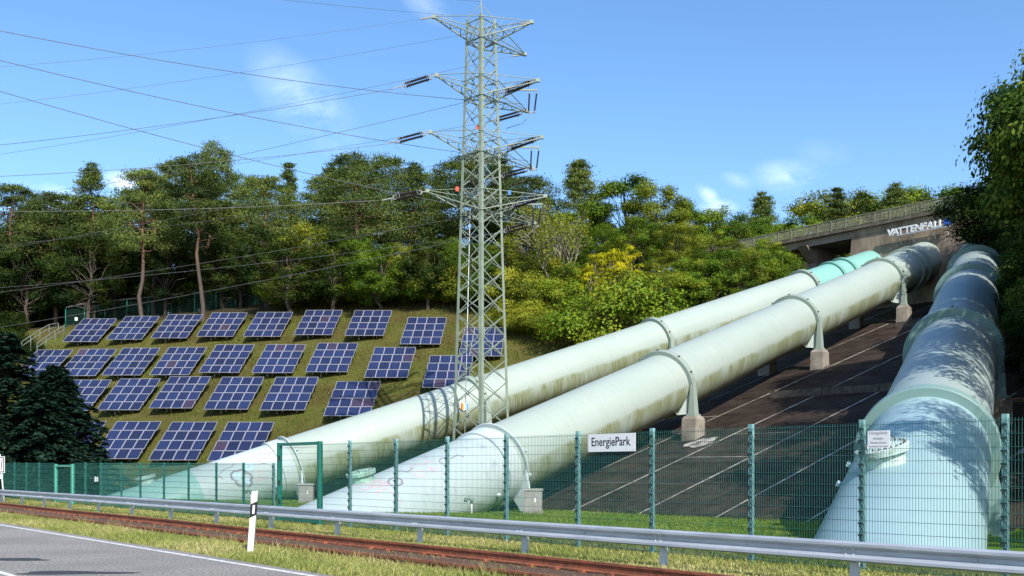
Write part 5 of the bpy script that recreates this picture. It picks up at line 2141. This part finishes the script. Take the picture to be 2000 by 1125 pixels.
def fir(seed, H, cr_, leafm=L_fir):
    """tiers of drooping fans from the ground up"""
    r_ = np.random.default_rng(seed)
    g_ = G()
    limb(g_, np.array([0, 0, -0.4]), np.array([0, 0, H]), 0.02 * H, 0.004 * H, r_, 7, 5, 0.004)
    C, D, RR = [], [], []
    nb = 130
    for k in range(nb):
        f_ = (k + 0.5) / nb
        z = 0.02 * H + 0.97 * H * f_
        Lb = cr_ * (1 - f_) ** 0.75 * r_.uniform(0.75, 1.15) + 0.25
        th = k * 2.399 + r_.normal() * 0.3
        dv = np.array([math.cos(th), math.sin(th), 0])
        tip = np.array([0, 0, z]) + dv * Lb + np.array([0, 0, -0.22 * Lb])
        limb(g_, np.array([0, 0, z]), tip, 0.03, 0.008, r_, 4, 2, 0.02)
        m_ = int(60 + 170 * Lb / cr_)
        t_ = r_.random(m_) ** 0.7
        sd = np.array([-dv[1], dv[0], 0])
        lat = r_.normal(size=m_) * 0.16 * Lb * (1.15 - t_)
        pos = np.array([0, 0, z]) + (tip - np.array([0, 0, z])) * t_[:, None] + sd * lat[:, None]
        pos[:, 2] += 0.12 * Lb * np.sin(t_ * 3.0) - np.abs(lat) * 0.35 + r_.normal(size=m_) * 0.06
        d_ = dv + sd * np.sign(lat)[:, None] * 0.8 + np.array([0, 0, -0.35]) + rand_unit(r_, m_) * 0.5
        d_ /= np.linalg.norm(d_, axis=1, keepdims=True)
        C.append(pos)
        D.append(d_)
        RR.append(np.clip(0.35 + 0.25 * t_ + 0.15 * r_.normal(size=m_), 0, 1))
    C, D, RR = np.vstack(C), np.vstack(D), np.concatenate(RR)
    n = len(C)
    a = np.cross(D, np.array([0, 0, 1.0]) + 0.6 * rand_unit(r_, n))
    a /= np.linalg.norm(a, axis=1, keepdims=True)
    L_ = 0.30 * r_.uniform(0.7, 1.4, n)[:, None]
    V = np.stack([C - D * L_ * 0.4, C + a * L_ * 0.18, C + D * L_ * 0.6, C - a * L_ * 0.18], 1).reshape(-1, 3)
    crown = fast_mesh('crown', V, quads=np.arange(n * 4).reshape(n, 4), rnd=np.repeat(RR, 4), mats=[leafm])
    return g_.mesh('trunk', [M_bark]), crown, H


def twiggy(seed, H, cr_, leafm=L_olive):
    """nearly leafless tree: forking fine branches with a thin scatter of leaves"""
    r_ = np.random.default_rng(seed)
    g_ = G()
    P_, T_ = [], []

    def grow(p, d_, L_, r0, depth):
        q_ = p + d_ * L_
        limb(g_, p, q_, r0, r0 * 0.6, r_, 5 if depth > 1 else 3, 2, 0.05)
        if depth == 0:
            P_.append(q_)
            T_.append(p)
            return
        nk = 3 if depth > 2 else 4
        for k in range(nk):
            f_ = r_.uniform(0.45, 1.0)
            nd = d_ + rand_unit(r_, 1)[0] * 0.62 + np.array([0, 0, 0.12])
            nd /= np.linalg.norm(nd)
            grow(p + d_ * L_ * f_, nd, L_ * r_.uniform(0.60, 0.80), r0 * 0.58, depth - 1)

    for k in range(4):
        th = k * 1.7 + r_.random()
        d_ = np.array([0.42 * math.cos(th), 0.42 * math.sin(th), 1.0])
        grow(np.array([0, 0, -0.2]), d_ / np.linalg.norm(d_), H * 0.33, 0.010 * H, 4)
    P_ = np.array(P_)
    m_ = 7
    C = (P_[:, None, :] + r_.normal(size=(len(P_), m_, 3)) * 0.22).reshape(-1, 3)
    nn = rand_unit(r_, len(C)) + np.array([0, 0, 0.3])
    nn /= np.linalg.norm(nn, axis=1, keepdims=True)
    V, Q = leaf_quads(C, nn, 0.20, 0.12, r_)
    crown = fast_mesh('crown', V, quads=Q, rnd=np.repeat(np.clip(0.5 + 0.2 * r_.normal(size=len(C)), 0, 1), 4), mats=[leafm])
    return g_.mesh('trunk', [M_paleb]), crown, H


KIND = {}
for i in range(4):
    KIND[f'pine{i}'] = pine(11 + i, 20.0, (4.6, 5.2, 4.2, 5.0)[i], (0.50, 0.42, 0.55, 0.36)[i], (46, 56, 42, 64)[i], 330, shape=('umbrella', 'umbrella', 'umbrella', 'oval')[i])
KIND['spire'] = pine(31, 18.0, 3.2, 0.22, 70, 220, shape='cone')
KIND['dense'] = pine(32, 18.0, 4.4, 0.12, 95, 280, shape='oval', leafm=L_pine)
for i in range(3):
    KIND[f'dark{i}'] = broadleaf(41 + i, 13.0, (4.2, 4.8, 3.9)[i], 0.10, 21000, 0.25, 34, leafm=L_oakshade)
for i in range(4):
    KIND[f'green{i}'] = broadleaf(51 + i, 12.0, (4.0, 4.6, 3.7, 4.3)[i], (0.10, 0.06, 0.12, 0.08)[i], (26000, 28000, 22000, 26000)[i], (0.22, 0.20, 0.26, 0.22)[i], (30, 36, 26, 34)[i], leafm=L_oak)
for i in range(2):
    KIND[f'olive{i}'] = broadleaf(61 + i, 11.0, (3.9, 4.4)[i], 0.07, 25000, 0.21, 34, leafm=L_olive)
for i in range(2):
    KIND[f'shrub{i}'] = broadleaf(71 + i, 3.6, (2.3, 2.7)[i], 0.02, 7600, 0.16, 20, leafm=(L_olive, L_oak)[i], multi=4, lobe_r=(0.26, 0.42), gap=0.18)
KIND['shrubd'] = broadleaf(75, 3.6, 2.4, 0.02, 7600, 0.16, 20, leafm=L_oakshade, multi=4, lobe_r=(0.26, 0.42), gap=0.18)
KIND['shrubb'] = broadleaf(76, 1.6, 1.7, 0.02, 3600, 0.16, 16, leafm=L_brown, multi=5, lobe_r=(0.26, 0.42), gap=0.25)
KIND['yellow'] = broadleaf(77, 6.0, 1.5, 0.30, 3600, 0.20, 14, leafm=L_yel, bark=M_paleb, gap=0.35)
KIND['twig'] = twiggy(81, 11.0, 5.0)
KIND['fir0'] = fir(91, 9.5, 3.6)
KIND['fir1'] = fir(92, 7.0, 3.0)
for i in range(3):
    KIND[f'near{i}'] = broadleaf(101 + i, 15.0, (5.2, 4.8, 5.6)[i], (0.34, 0.28, 0.14)[i], (42000, 40000, 40000)[i], (0.27, 0.25, 0.22)[i], (44, 40, 44)[i], leafm=(L_mid, L_oakshade, L_oakshade)[i], per=34, gap=0.30)
KIND['thin'] = broadleaf(107, 15.0, 4.6, 0.30, 15000, 0.27, 32, leafm=L_oakshade, per=22, gap=0.45)

for k_ in list(KIND):
    tr_, cr_, H0_ = KIND[k_]
    co_ = np.zeros(len(cr_.vertices) * 3, np.float32)
    cr_.vertices.foreach_get('co', co_)
    KIND[k_] = (tr_, cr_, float(np.percentile(co_[2::3], 99.7)))
PLANT_NO = 0


def plant(kind, x, y, h, label, cat='tree', name='tree', group=None, wide=1.0, sink=0.0, z=None):
    global PLANT_NO
    PLANT_NO += 1
    tr_, cr_, H0 = KIND[kind]
    zz = gz(x, y) if z is None else z
    root = thing(name, (x, y, zz - sink), label, cat, group)
    k_ = h / H0
    root.scale = (k_ * wide, k_ * wide, k_)
    root.rotation_euler = (0, 0, (PLANT_NO * 2.399) % 6.283)
    link('trunk', tr_, root)
    link('crown', cr_, root)
    return root


def by_top(kind, px, ty, Y, wide=1.0, min_h=1.5, sink=0.0):
    """place a plant so that its crown reaches the photo row ty"""
    x = (px - 1000) / F * Y
    ztop = EYE + (HZ - ty) / F * Y
    h = max(min_h, ztop - gz(x, Y) + sink)
    return kind, x, Y, h, wide, sink, px


pines = [('pine0', 15, 362, 128), ('pine3', 58, 382, 138), ('pine1', 108, 380, 127), ('pine3', 182, 324, 129), ('pine2', 236, 366, 140), ('pine1', 300, 344, 128), ('pine0', 352, 320, 134),
         ('pine3', 398, 328, 126), ('pine2', 440, 278, 130), ('pine0', 492, 344, 138), ('pine1', 524, 350, 128), ('spire', 561, 318, 143), ('pine2', 606, 350, 134), ('pine3', 655, 318, 128),
         ('pine0', 700, 300, 126), ('pine1', 748, 308, 134), ('pine3', 800, 322, 128), ('pine2', 842, 334, 140), ('pine1', 892, 312, 131), ('pine0', 942, 294, 126), ('pine3', 988, 300, 134), ('pine1', 1036, 346, 130),
         ('dense', 1140, 312, 126), ('dense', 1485, 380, 152), ('spire', 1640, 368, 141), ('dense', 1692, 378, 147), ('dense', 1740, 362, 142), ('pine3', 1802, 380, 139), ('pine0', -60, 370, 130)]
pines += [('pine0', 274, 335, 117.5), ('pine2', 397, 312, 117.0), ('pine1', 690, 330, 117.5)]
pines = sorted(pines, key=lambda a: a[1])
for i, (k_, px, ty, Y) in enumerate(pines):
    kd, x, y, h, w, sk, _ = by_top(k_, px, ty, Y)
    w = 13.0 / max(h, 11) if False else 1.0
    if px < 1080:
        lb = f'pine with bare trunk, {ORD[i]} from the left along the forest skyline'
    elif px < 1400:
        lb = 'dense bushy conifer at the right end of the pine forest'
    else:
        lb = {1485: 'broad conifer standing left of the bridge', 1640: 'slender conifer behind the bridge railing', 1692: 'low dense conifer behind the bridge railing, second from the left',
              1740: 'broad dense conifer behind the middle of the bridge railing', 1802: 'loose pine behind the right end of the bridge railing'}[px]
    if px < 0:
        lb = 'pine just outside the left edge of the forest skyline'
    plant(kd, x, y, h, lb, 'tree', 'pine_tree', 'conifers on the skyline', wide=min(1.35, 18.0 / h))

# broadleaf trees under the pines; the left ones carry shade in their leaf colour
darks = [(-70, 470, 120), (-10, 452, 121), (52, 468, 118), (110, 448, 121), (172, 456, 117), (225, 470, 122), (252, 440, 127), (322, 470, 121), (352, 452, 127), (436, 478, 121), (470, 456, 121), (522, 444, 116),
         (566, 470, 113), (606, 446, 118), (650, 462, 112), (700, 470, 115), (742, 480, 110), (790, 478, 113), (836, 470, 109), (880, 468, 113), (930, 480, 108), (985, 470, 111), (1030, 452, 116)]
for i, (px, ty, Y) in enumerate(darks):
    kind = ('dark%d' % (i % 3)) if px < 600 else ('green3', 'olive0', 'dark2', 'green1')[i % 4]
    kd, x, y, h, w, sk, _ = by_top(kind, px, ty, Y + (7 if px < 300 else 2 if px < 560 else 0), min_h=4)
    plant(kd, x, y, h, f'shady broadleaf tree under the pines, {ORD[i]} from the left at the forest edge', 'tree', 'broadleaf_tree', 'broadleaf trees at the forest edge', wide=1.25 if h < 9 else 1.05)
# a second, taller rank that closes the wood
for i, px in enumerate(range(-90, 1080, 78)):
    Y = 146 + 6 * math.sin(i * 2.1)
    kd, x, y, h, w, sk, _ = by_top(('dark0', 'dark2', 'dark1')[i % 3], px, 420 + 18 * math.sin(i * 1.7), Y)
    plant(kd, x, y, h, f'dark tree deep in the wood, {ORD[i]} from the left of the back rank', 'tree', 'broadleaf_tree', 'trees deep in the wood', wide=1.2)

# sunlit trees and bushes right of the pylon
sunny = [('green0', 1218, 344, 121, 'tall bright green tree rising right of the bushy conifer'), ('olive0', 1282, 366, 116, 'rounded yellow green tree on the skyline left of the dip'),
         ('green2', 1338, 398, 120, 'rounded green tree at the dip in the skyline'), ('green1', 1395, 408, 124, 'dark green tree right of the skyline dip'), ('green3', 1440, 420, 127, 'green tree left of the broad conifer by the bridge'),
         ('green0', 1548, 424, 140, 'low round tree behind the left end of the bridge'), ('green2', 1100, 420, 116, 'green tree behind the bare pale tree'), ('green1', 1180, 440, 114, 'green tree below the bushy conifer'),
         ('green3', 1248, 432, 110, 'bright green tree above the yellow saplings'), ('olive1', 1318, 436, 110, 'large green tree with reddish tips above the pipe'), ('green0', 1388, 452, 113, 'wide sunlit tree in front of the skyline dip'),
         ('olive0', 1428, 470, 111, 'yellowing tree left of the bridge foot'), ('green1', 1496, 470, 108.5, 'yellow green tree in front of the bridge pier'), ('olive1', 1290, 505, 104, 'olive bush-like tree behind the second pipe ring'),
         ('green3', 1362, 505, 106, 'leafy green tree just above the far pipe'), ('green2', 1452, 496, 108, 'leafy tree at the left foot of the bridge'), ('olive0', 1606, 382, 150, 'yellowing tree behind the bridge railing'), ('green2', 1832, 366, 146, 'leafy tree behind the far right end of the railing'), ('olive1', 1668, 384, 152, 'golden green tree behind the middle of the bridge'),
         ('green1', 1718, 376, 150, 'green tree behind the white letters on the bridge'), ('green0', 1785, 378, 146, 'green tree behind the right part of the bridge railing'), ('green3', 1492, 432, 146, 'dark green tree behind the left of the bridge railing'),
         ('green2', 1640, 470, 118, 'bushy tree seen under the bridge beside its pier'), ('dark1', 1560, 470, 122, 'dark bushy tree in the shade under the bridge')]
for kind, px, ty, Y, lb in sunny:
    kd, x, y, h, w, sk, _ = by_top(kind, px, ty, Y, min_h=3)
    plant(kd, x, y, h, lb, 'tree', 'broadleaf_tree', 'sunlit trees right of the pylon', wide=1.35 if h < 8 else 1.1)
x, Y = (1090 - 1000) / F * 104, 104
kd, x, y, h, w, sk, _ = by_top('twig', 1088, 392, 105)
plant(kd, x, y, h, 'nearly bare pale tree with thin upright branches right of the pylon', 'tree', 'bare_tree', wide=1.0)
for px, ty, Y, lb in ((1166, 498, 101, 'left yellow sapling behind the pipe'), (1188, 488, 102, 'tallest yellow sapling behind the pipe'), (1208, 494, 102.5, 'yellow sapling right of the tallest one'), (1228, 482, 104, 'golden sapling at the right of the yellow group'), (1150, 528, 100, 'short yellow sapling at the left of the group')):
    kd, x, y, h, w, sk, _ = by_top('yellow', px, ty, Y)
    plant(kd, x, y, h, lb, 'tree', 'young_tree', 'yellow saplings behind the pipe', wide=1.0)

# bushes along the forest edge and beside the pipe
def foot(px, py, Y0=80.0, Y1=150.0):
    """where the ground shows at a photo position, searching outwards"""
    for Y in np.arange(Y0, Y1, 0.2):
        x = (px - 1000) / F * Y
        if HZ - (gz(x, Y) - EYE) / Y * F <= py:
            return x, Y
    return (px - 1000) / F * Y1, Y1


def bush_row(lst, name_, word, group, wide_lim=1.7):
    lst = sorted(lst)
    for i, (px, fy, h, kd) in enumerate(lst):
        x, Y = foot(px, fy)
        plant(kd, x, Y, h, f'{word}, {ORD[i]} from the left', 'bush', 'bush', group, wide=min(wide_lim, max(1.0, 4.4 / h)))


r5 = np.random.default_rng(55)
row_a = []
for px in range(-30, 545, 44):
    row_a.append((px + r5.integers(-8, 8), 596 - 8 * r5.random(), r5.uniform(2.2, 4.2), 'shrubd'))
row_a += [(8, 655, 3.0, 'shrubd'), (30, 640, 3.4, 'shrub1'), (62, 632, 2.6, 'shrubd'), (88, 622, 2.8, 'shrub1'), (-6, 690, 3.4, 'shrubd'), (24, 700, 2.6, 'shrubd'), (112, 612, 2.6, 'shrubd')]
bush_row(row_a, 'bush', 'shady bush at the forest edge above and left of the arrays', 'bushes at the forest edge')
row_b = []
for px in range(560, 1010, 26):
    row_b.append((px + int(r5.integers(-6, 6)), 598 + (px > 880) * (px - 880) * 0.10 - 6 * r5.random(), r5.uniform(2.6, 4.6), ('shrub0', 'shrubd', 'shrub1', 'shrubd')[int(r5.integers(0, 4))]))
bush_row(row_b, 'bush', 'olive bush at the top of the grassy bank behind the arrays', 'bushes at the top of the bank')
row_c = [(1008, 640, 2.6, 'shrub0'), (1030, 650, 2.4, 'shrub0'), (1052, 655, 2.2, 'shrub0'), (1078, 660, 2.4, 'shrub0'), (1105, 668, 2.6, 'shrub1'), (1022, 606, 3.6, 'shrub0'), (1060, 612, 3.4, 'shrub0'), (1098, 620, 3.6, 'shrub1'), (1120, 588, 3.8, 'shrub1'), (1080, 582, 4.0, 'shrub0'), (1040, 575, 4.0, 'shrub0')]
bush_row(row_c, 'bush', 'grey green bush on the slope right of the pylon', 'bushes right of the pylon')
row_d = []
for (px, dd_, ty, kd) in [(1222, 6.5, 548, 'shrub1'), (1246, 7.5, 530, 'olive0'), (1272, 7.0, 545, 'dark1'), (1298, 8.5, 520, 'olive1'), (1328, 7.5, 530, 'green0'), (1350, 8.0, 505, 'green1'), (1382, 6.5, 512, 'green2'),
                            (1412, 7.0, 492, 'green3'), (1446, 6.5, 492, 'olive0'), (1474, 7.0, 488, 'green1'), (1508, 6.5, 480, 'green0')]:
    for Y in np.arange(86, 125, 0.2):
        x = (px - 1000) / F * Y
        if side('left', x, Y) > dd_:
            break
    row_d.append((x, Y, max(2.5, EYE + (HZ - ty) / F * Y - gz(x, Y)), kd))
for i, (x, Y, h, kd) in enumerate(row_d):
    w0 = {'shrub1': 2.7 / 3.6, 'olive0': 3.9 / 11, 'olive1': 4.4 / 11, 'dark1': 4.8 / 13, 'green0': 4 / 12, 'green1': 4.6 / 12, 'green2': 3.7 / 12, 'green3': 4.3 / 12}[kd] * h
    plant(kd, x, Y, h, f'leafy small tree crowding the far pipe, {ORD[i]} from the left', 'tree', 'broadleaf_tree', 'small trees crowding the far pipe', wide=min(1.7, max(1.0, 2.7 / w0)))
for i, (px, Y, ty, kd) in enumerate(sorted([(1060, 128, 470, 'dark0'), (1120, 130, 450, 'dark2'), (1180, 128, 440, 'dark1'), (1240, 130, 430, 'green1'), (1300, 128, 440, 'dark1'), (1360, 132, 440, 'green2'), (1420, 132, 440, 'dark0'), (1480, 134, 445, 'green3'), (1210, 112, 470, 'green0'), (1160, 110, 500, 'green1'), (1330, 114, 470, 'green3'), (1421, 118, 470, 'olive1')])):
    kd, x, y, h, w, sk, _ = by_top(kd, px, ty, Y, min_h=4)
    plant(kd, x, y, h, f'tree in the thick of the wood behind the far pipe, {ORD[i]} from the left', 'tree', 'broadleaf_tree', 'trees filling the wood behind the far pipe', wide=1.3)
for i, (px, fy) in enumerate([(1135, 650), (1150, 636), (1172, 630), (1195, 622), (1212, 612), (1160, 612), (1190, 604)]):
    x, Y = foot(px, fy)
    plant('shrubb', x, Y, 1.5, f'russet dry bush on the slope behind the pipe, {ORD[i]} of the group', 'bush', 'bush', 'russet bushes behind the pipe', wide=1.3)
# low cover deep in the wood
for i, px in enumerate(range(-120, 1100, 60)):
    Y = 136 + 4 * math.sin(i * 1.3)
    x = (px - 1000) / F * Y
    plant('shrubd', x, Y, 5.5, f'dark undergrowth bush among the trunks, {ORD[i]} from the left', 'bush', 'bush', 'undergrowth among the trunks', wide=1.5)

# dark firs at the left edge
for kd, x, y, h, lb, w in (('fir0', -33.6, 66, 10.6, 'big dark fir at the left edge behind the low fence', 1.5), ('fir1', -30.2, 63.5, 7.2, 'dark fir reaching over the lower left solar arrays', 1.4), ('fir0', -38.5, 68, 11.0, 'dark fir cut off by the left edge', 1.2),
                           ('fir1', -31.6, 69, 8.8, 'dark fir behind the one that reaches over the arrays', 1.35), ('fir1', -32.6, 60.5, 6.4, 'low dark fir just behind the fence at the left', 1.2)):
    plant(kd, x, y, h, lb, 'tree', 'fir_tree', 'dark firs at the left edge', wide=w)

# trees on the right-hand bank, some of them outside the view but throwing their shade on the pipe
near = [('near0', 28.9, 47.0, 16.4, 5.6, 'tallest tree at the right edge, leaning over the penstock'), ('near1', 44.3, 84.0, 11.4, 7.0, 'tree overhanging the right end of the bridge'),
        ('near2', 39.4, 70.0, 9.5, 4.6, 'shady tree right of the upper penstock'), ('near2', 33.6, 58.0, 8.5, 4.4, 'low shady tree right of the penstock at mid height'),
        ('near2', 25.6, 41.0, 8.0, 4.2, 'dark tree at the right edge above the fence'), ('thin', 22.0, 30.5, 17.0, 4.6, 'tree beyond the right edge, shading the penstock ring'),
        ('thin', 17.3, 18.2, 12.5, 3.4, 'tree beyond the right edge, shading the lower penstock'), ('thin', 24.5, 36.5, 17.5, 4.4, 'tall thin tree beyond the right edge, shading the middle of the penstock'),
        ('near0', 51, 90, 12, 5.2, 'tree behind the right end of the bridge'), ('near2', 33, 46, 13, 5.0, 'tree deeper in the wood at the right'), ('near1', 46, 74, 13, 5.0, 'tree high on the bank at the right'),
        ('thin', 30.5, 40, 15, 4.6, 'thin tree deeper in the wood at the right'), ('near1', 44.6, 81.5, 17.0, 4.9, 'tall tree rising behind the one that overhangs the bridge'), ('near0', 30.5, 52.5, 17.5, 5.4, 'tall crown closing the top of the right edge'), ('near1', 38, 62, 14, 4.8, 'tall tree above the shady ones on the bank'), ('near2', 21.5, 33.0, 3.2, 1.7, 'low leafy bush at the foot of the bank by the penstock'),
        ('near2', 19.5, 27.0, 4.0, 2.2, 'dark bush at the right edge behind the fence'), ('near2', 23.2, 37.0, 4.2, 2.0, 'dark bush right of the penstock ring'), ('near2', 25.4, 46.5, 5.0, 2.3, 'leafy bush hanging beside the second penstock ring'), ('near0', 28.4, 52.0, 6.0, 2.6, 'leafy bush between the two upper penstock rings'),
        ('near2', 31.3, 58.5, 6.0, 2.6, 'dark bush beside the upper penstock'), ('near0', 34.8, 65.0, 6.4, 2.8, 'leafy bush beside the topmost penstock ring'), ('near1', 42.2, 79.0, 7.0, 3.2, 'leafy bush beside the end of the penstock')]
for kd, x, y, h, rad, lb in near:
    r0_ = {'near0': 5.2, 'near1': 4.8, 'near2': 5.6, 'thin': 4.6}[kd]
    bush_ = 'bush' in lb
    plant(kd, x, y, h, lb, 'bush' if bush_ else 'tree', 'bush' if bush_ else 'broadleaf_tree', 'trees on the bank at the right', wide=rad / r0_ * 15.0 / h * 0.92)

# ------------------------------------------------------------------ grass
def grass(name, label, n, region, hgt, wid, leafm, seed, lean=0.5, tall=0.0):
    r_ = np.random.default_rng(seed)
    P_ = region(r_, n)
    n = len(P_)
    z = ground(P_[:, 0], P_[:, 1])
    B = np.c_[P_, z - 0.015]
    th = r_.random(n) * 2 * math.pi
    a = np.c_[np.cos(th), np.sin(th), np.zeros(n)]
    h_ = hgt * r_.uniform(0.5, 1.3, n) * (1 + tall * (r_.random(n) < 0.04) * r_.random(n) * 3)
    clump = 0.75 + 0.5 * (np.sin(P_[:, 0] * 1.7 + 0.6 * P_[:, 1]) * np.sin(P_[:, 1] * 1.3 - P_[:, 0] * 0.4) > 0.1) * r_.random(n)
    h_ = (h_ * clump)[:, None]
    ld = r_.normal(size=(n, 2)) * lean
    tip = B + np.c_[ld * h_, h_[:, 0]]
    mid_ = B + np.c_[ld * h_ * 0.3, h_[:, 0] * 0.55]
    w_ = wid * r_.uniform(0.7, 1.3, n)[:, None]
    V = np.stack([B - a * w_ / 2, B + a * w_ / 2, mid_ + a * w_ * 0.4, tip, mid_ - a * w_ * 0.4], 1).reshape(-1, 3)
    k = np.arange(n)[:, None] * 5
    Q = k + np.array([[0, 1, 2, 4]])
    T_ = k + np.array([[4, 2, 3]])
    rnd = np.clip(0.45 + 0.22 * r_.normal(size=n) + 0.25 * np.sin(P_[:, 0] * 0.9 + P_[:, 1] * 0.5) * np.sin(P_[:, 1] * 0.7 - P_[:, 0] * 0.3), 0, 1)
    me_ = fast_mesh(name, V, quads=Q, tris=T_, rnd=np.repeat(rnd, 5), mats=[leafm])
    return tag(link(name, me_), label, 'grass', kind='stuff')


L_grass = leaf_mat('verge_grass', [(0.1396, 0.1955, 0.0403), (0.2470, 0.2802, 0.0661), (0.3783, 0.3565, 0.1225), (0.5430, 0.4671, 0.2450)], 0.3, 0.0)
L_lawn = leaf_mat('lawn_grass', [(0.073, 0.137, 0.011), (0.125, 0.201, 0.017), (0.188, 0.244, 0.026), (0.261, 0.257, 0.050)], 0.35, 0.0)
L_bank = leaf_mat('bank_grass', [(0.0529, 0.0670, 0.0149), (0.0973, 0.1025, 0.0242), (0.1513, 0.1354, 0.0368), (0.1862, 0.1531, 0.0552)], 0.25, 0.0)


def strip(s0, s1, px0, px1, power=1.0):
    def f(r_, n):
        s = s0 + (s1 - s0) * r_.random(n) ** power
        t_ = r_.random(n)
        px = px0 + (px1 - px0) * t_
        a = (px - 1000) / F
        Y = s / (NV[0] * a + NV[1])
        keep = r_.random(n) < np.clip((Y / 30.0), 0.35, 1.0)
        return np.c_[a * Y, Y][keep]
    return f


grass('verge_grass', 'dry yellow green grass verge between the road and the rails', 70000, strip(8.44, 10.36, -60, 1500), 0.085, 0.014, L_grass, 1, tall=0.5)
grass('verge_grass', 'dry yellow green grass strip between the rails and the tall fence', 90000, strip(11.95, 16.4, -60, 2120), 0.085, 0.016, L_grass, 2, tall=0.3)
grass('verge_grass', 'wispy grass growing between the two rails', 9000, strip(10.5, 11.78, -60, 1600), 0.05, 0.014, L_grass, 3)
grass('lawn_grass', 'fresh green lawn behind the tall fence', 90000, strip(16.4, 35.4, 330, 1640), 0.10, 0.026, L_lawn, 4)


def bank_region(r_, n):
    X = r_.uniform(-58, 12, n)
    Y = r_.uniform(72, 116, n)
    sp_ = -38.65 + 0.156 * X + 0.543 * Y
    d_ = side('left', X, Y)
    k_ = (sp_ > -1.0) & (sp_ < 21) & (d_ > 4.5)
    return np.c_[X, Y][k_]


grass('bank_grass', 'rough olive grass on the bank among the solar arrays', 90000, bank_region, 0.20, 0.06, L_bank, 5, lean=0.7, tall=0.6)
grass('tall_grass', 'straw coloured tufts along the near rail', 2600, strip(10.15, 10.42, -60, 1500), 0.20, 0.010, leaf_mat('straw', [(0.22, 0.20, 0.07), (0.34, 0.28, 0.12), (0.42, 0.34, 0.17)], 0.3, 0.0), 6, lean=0.35)
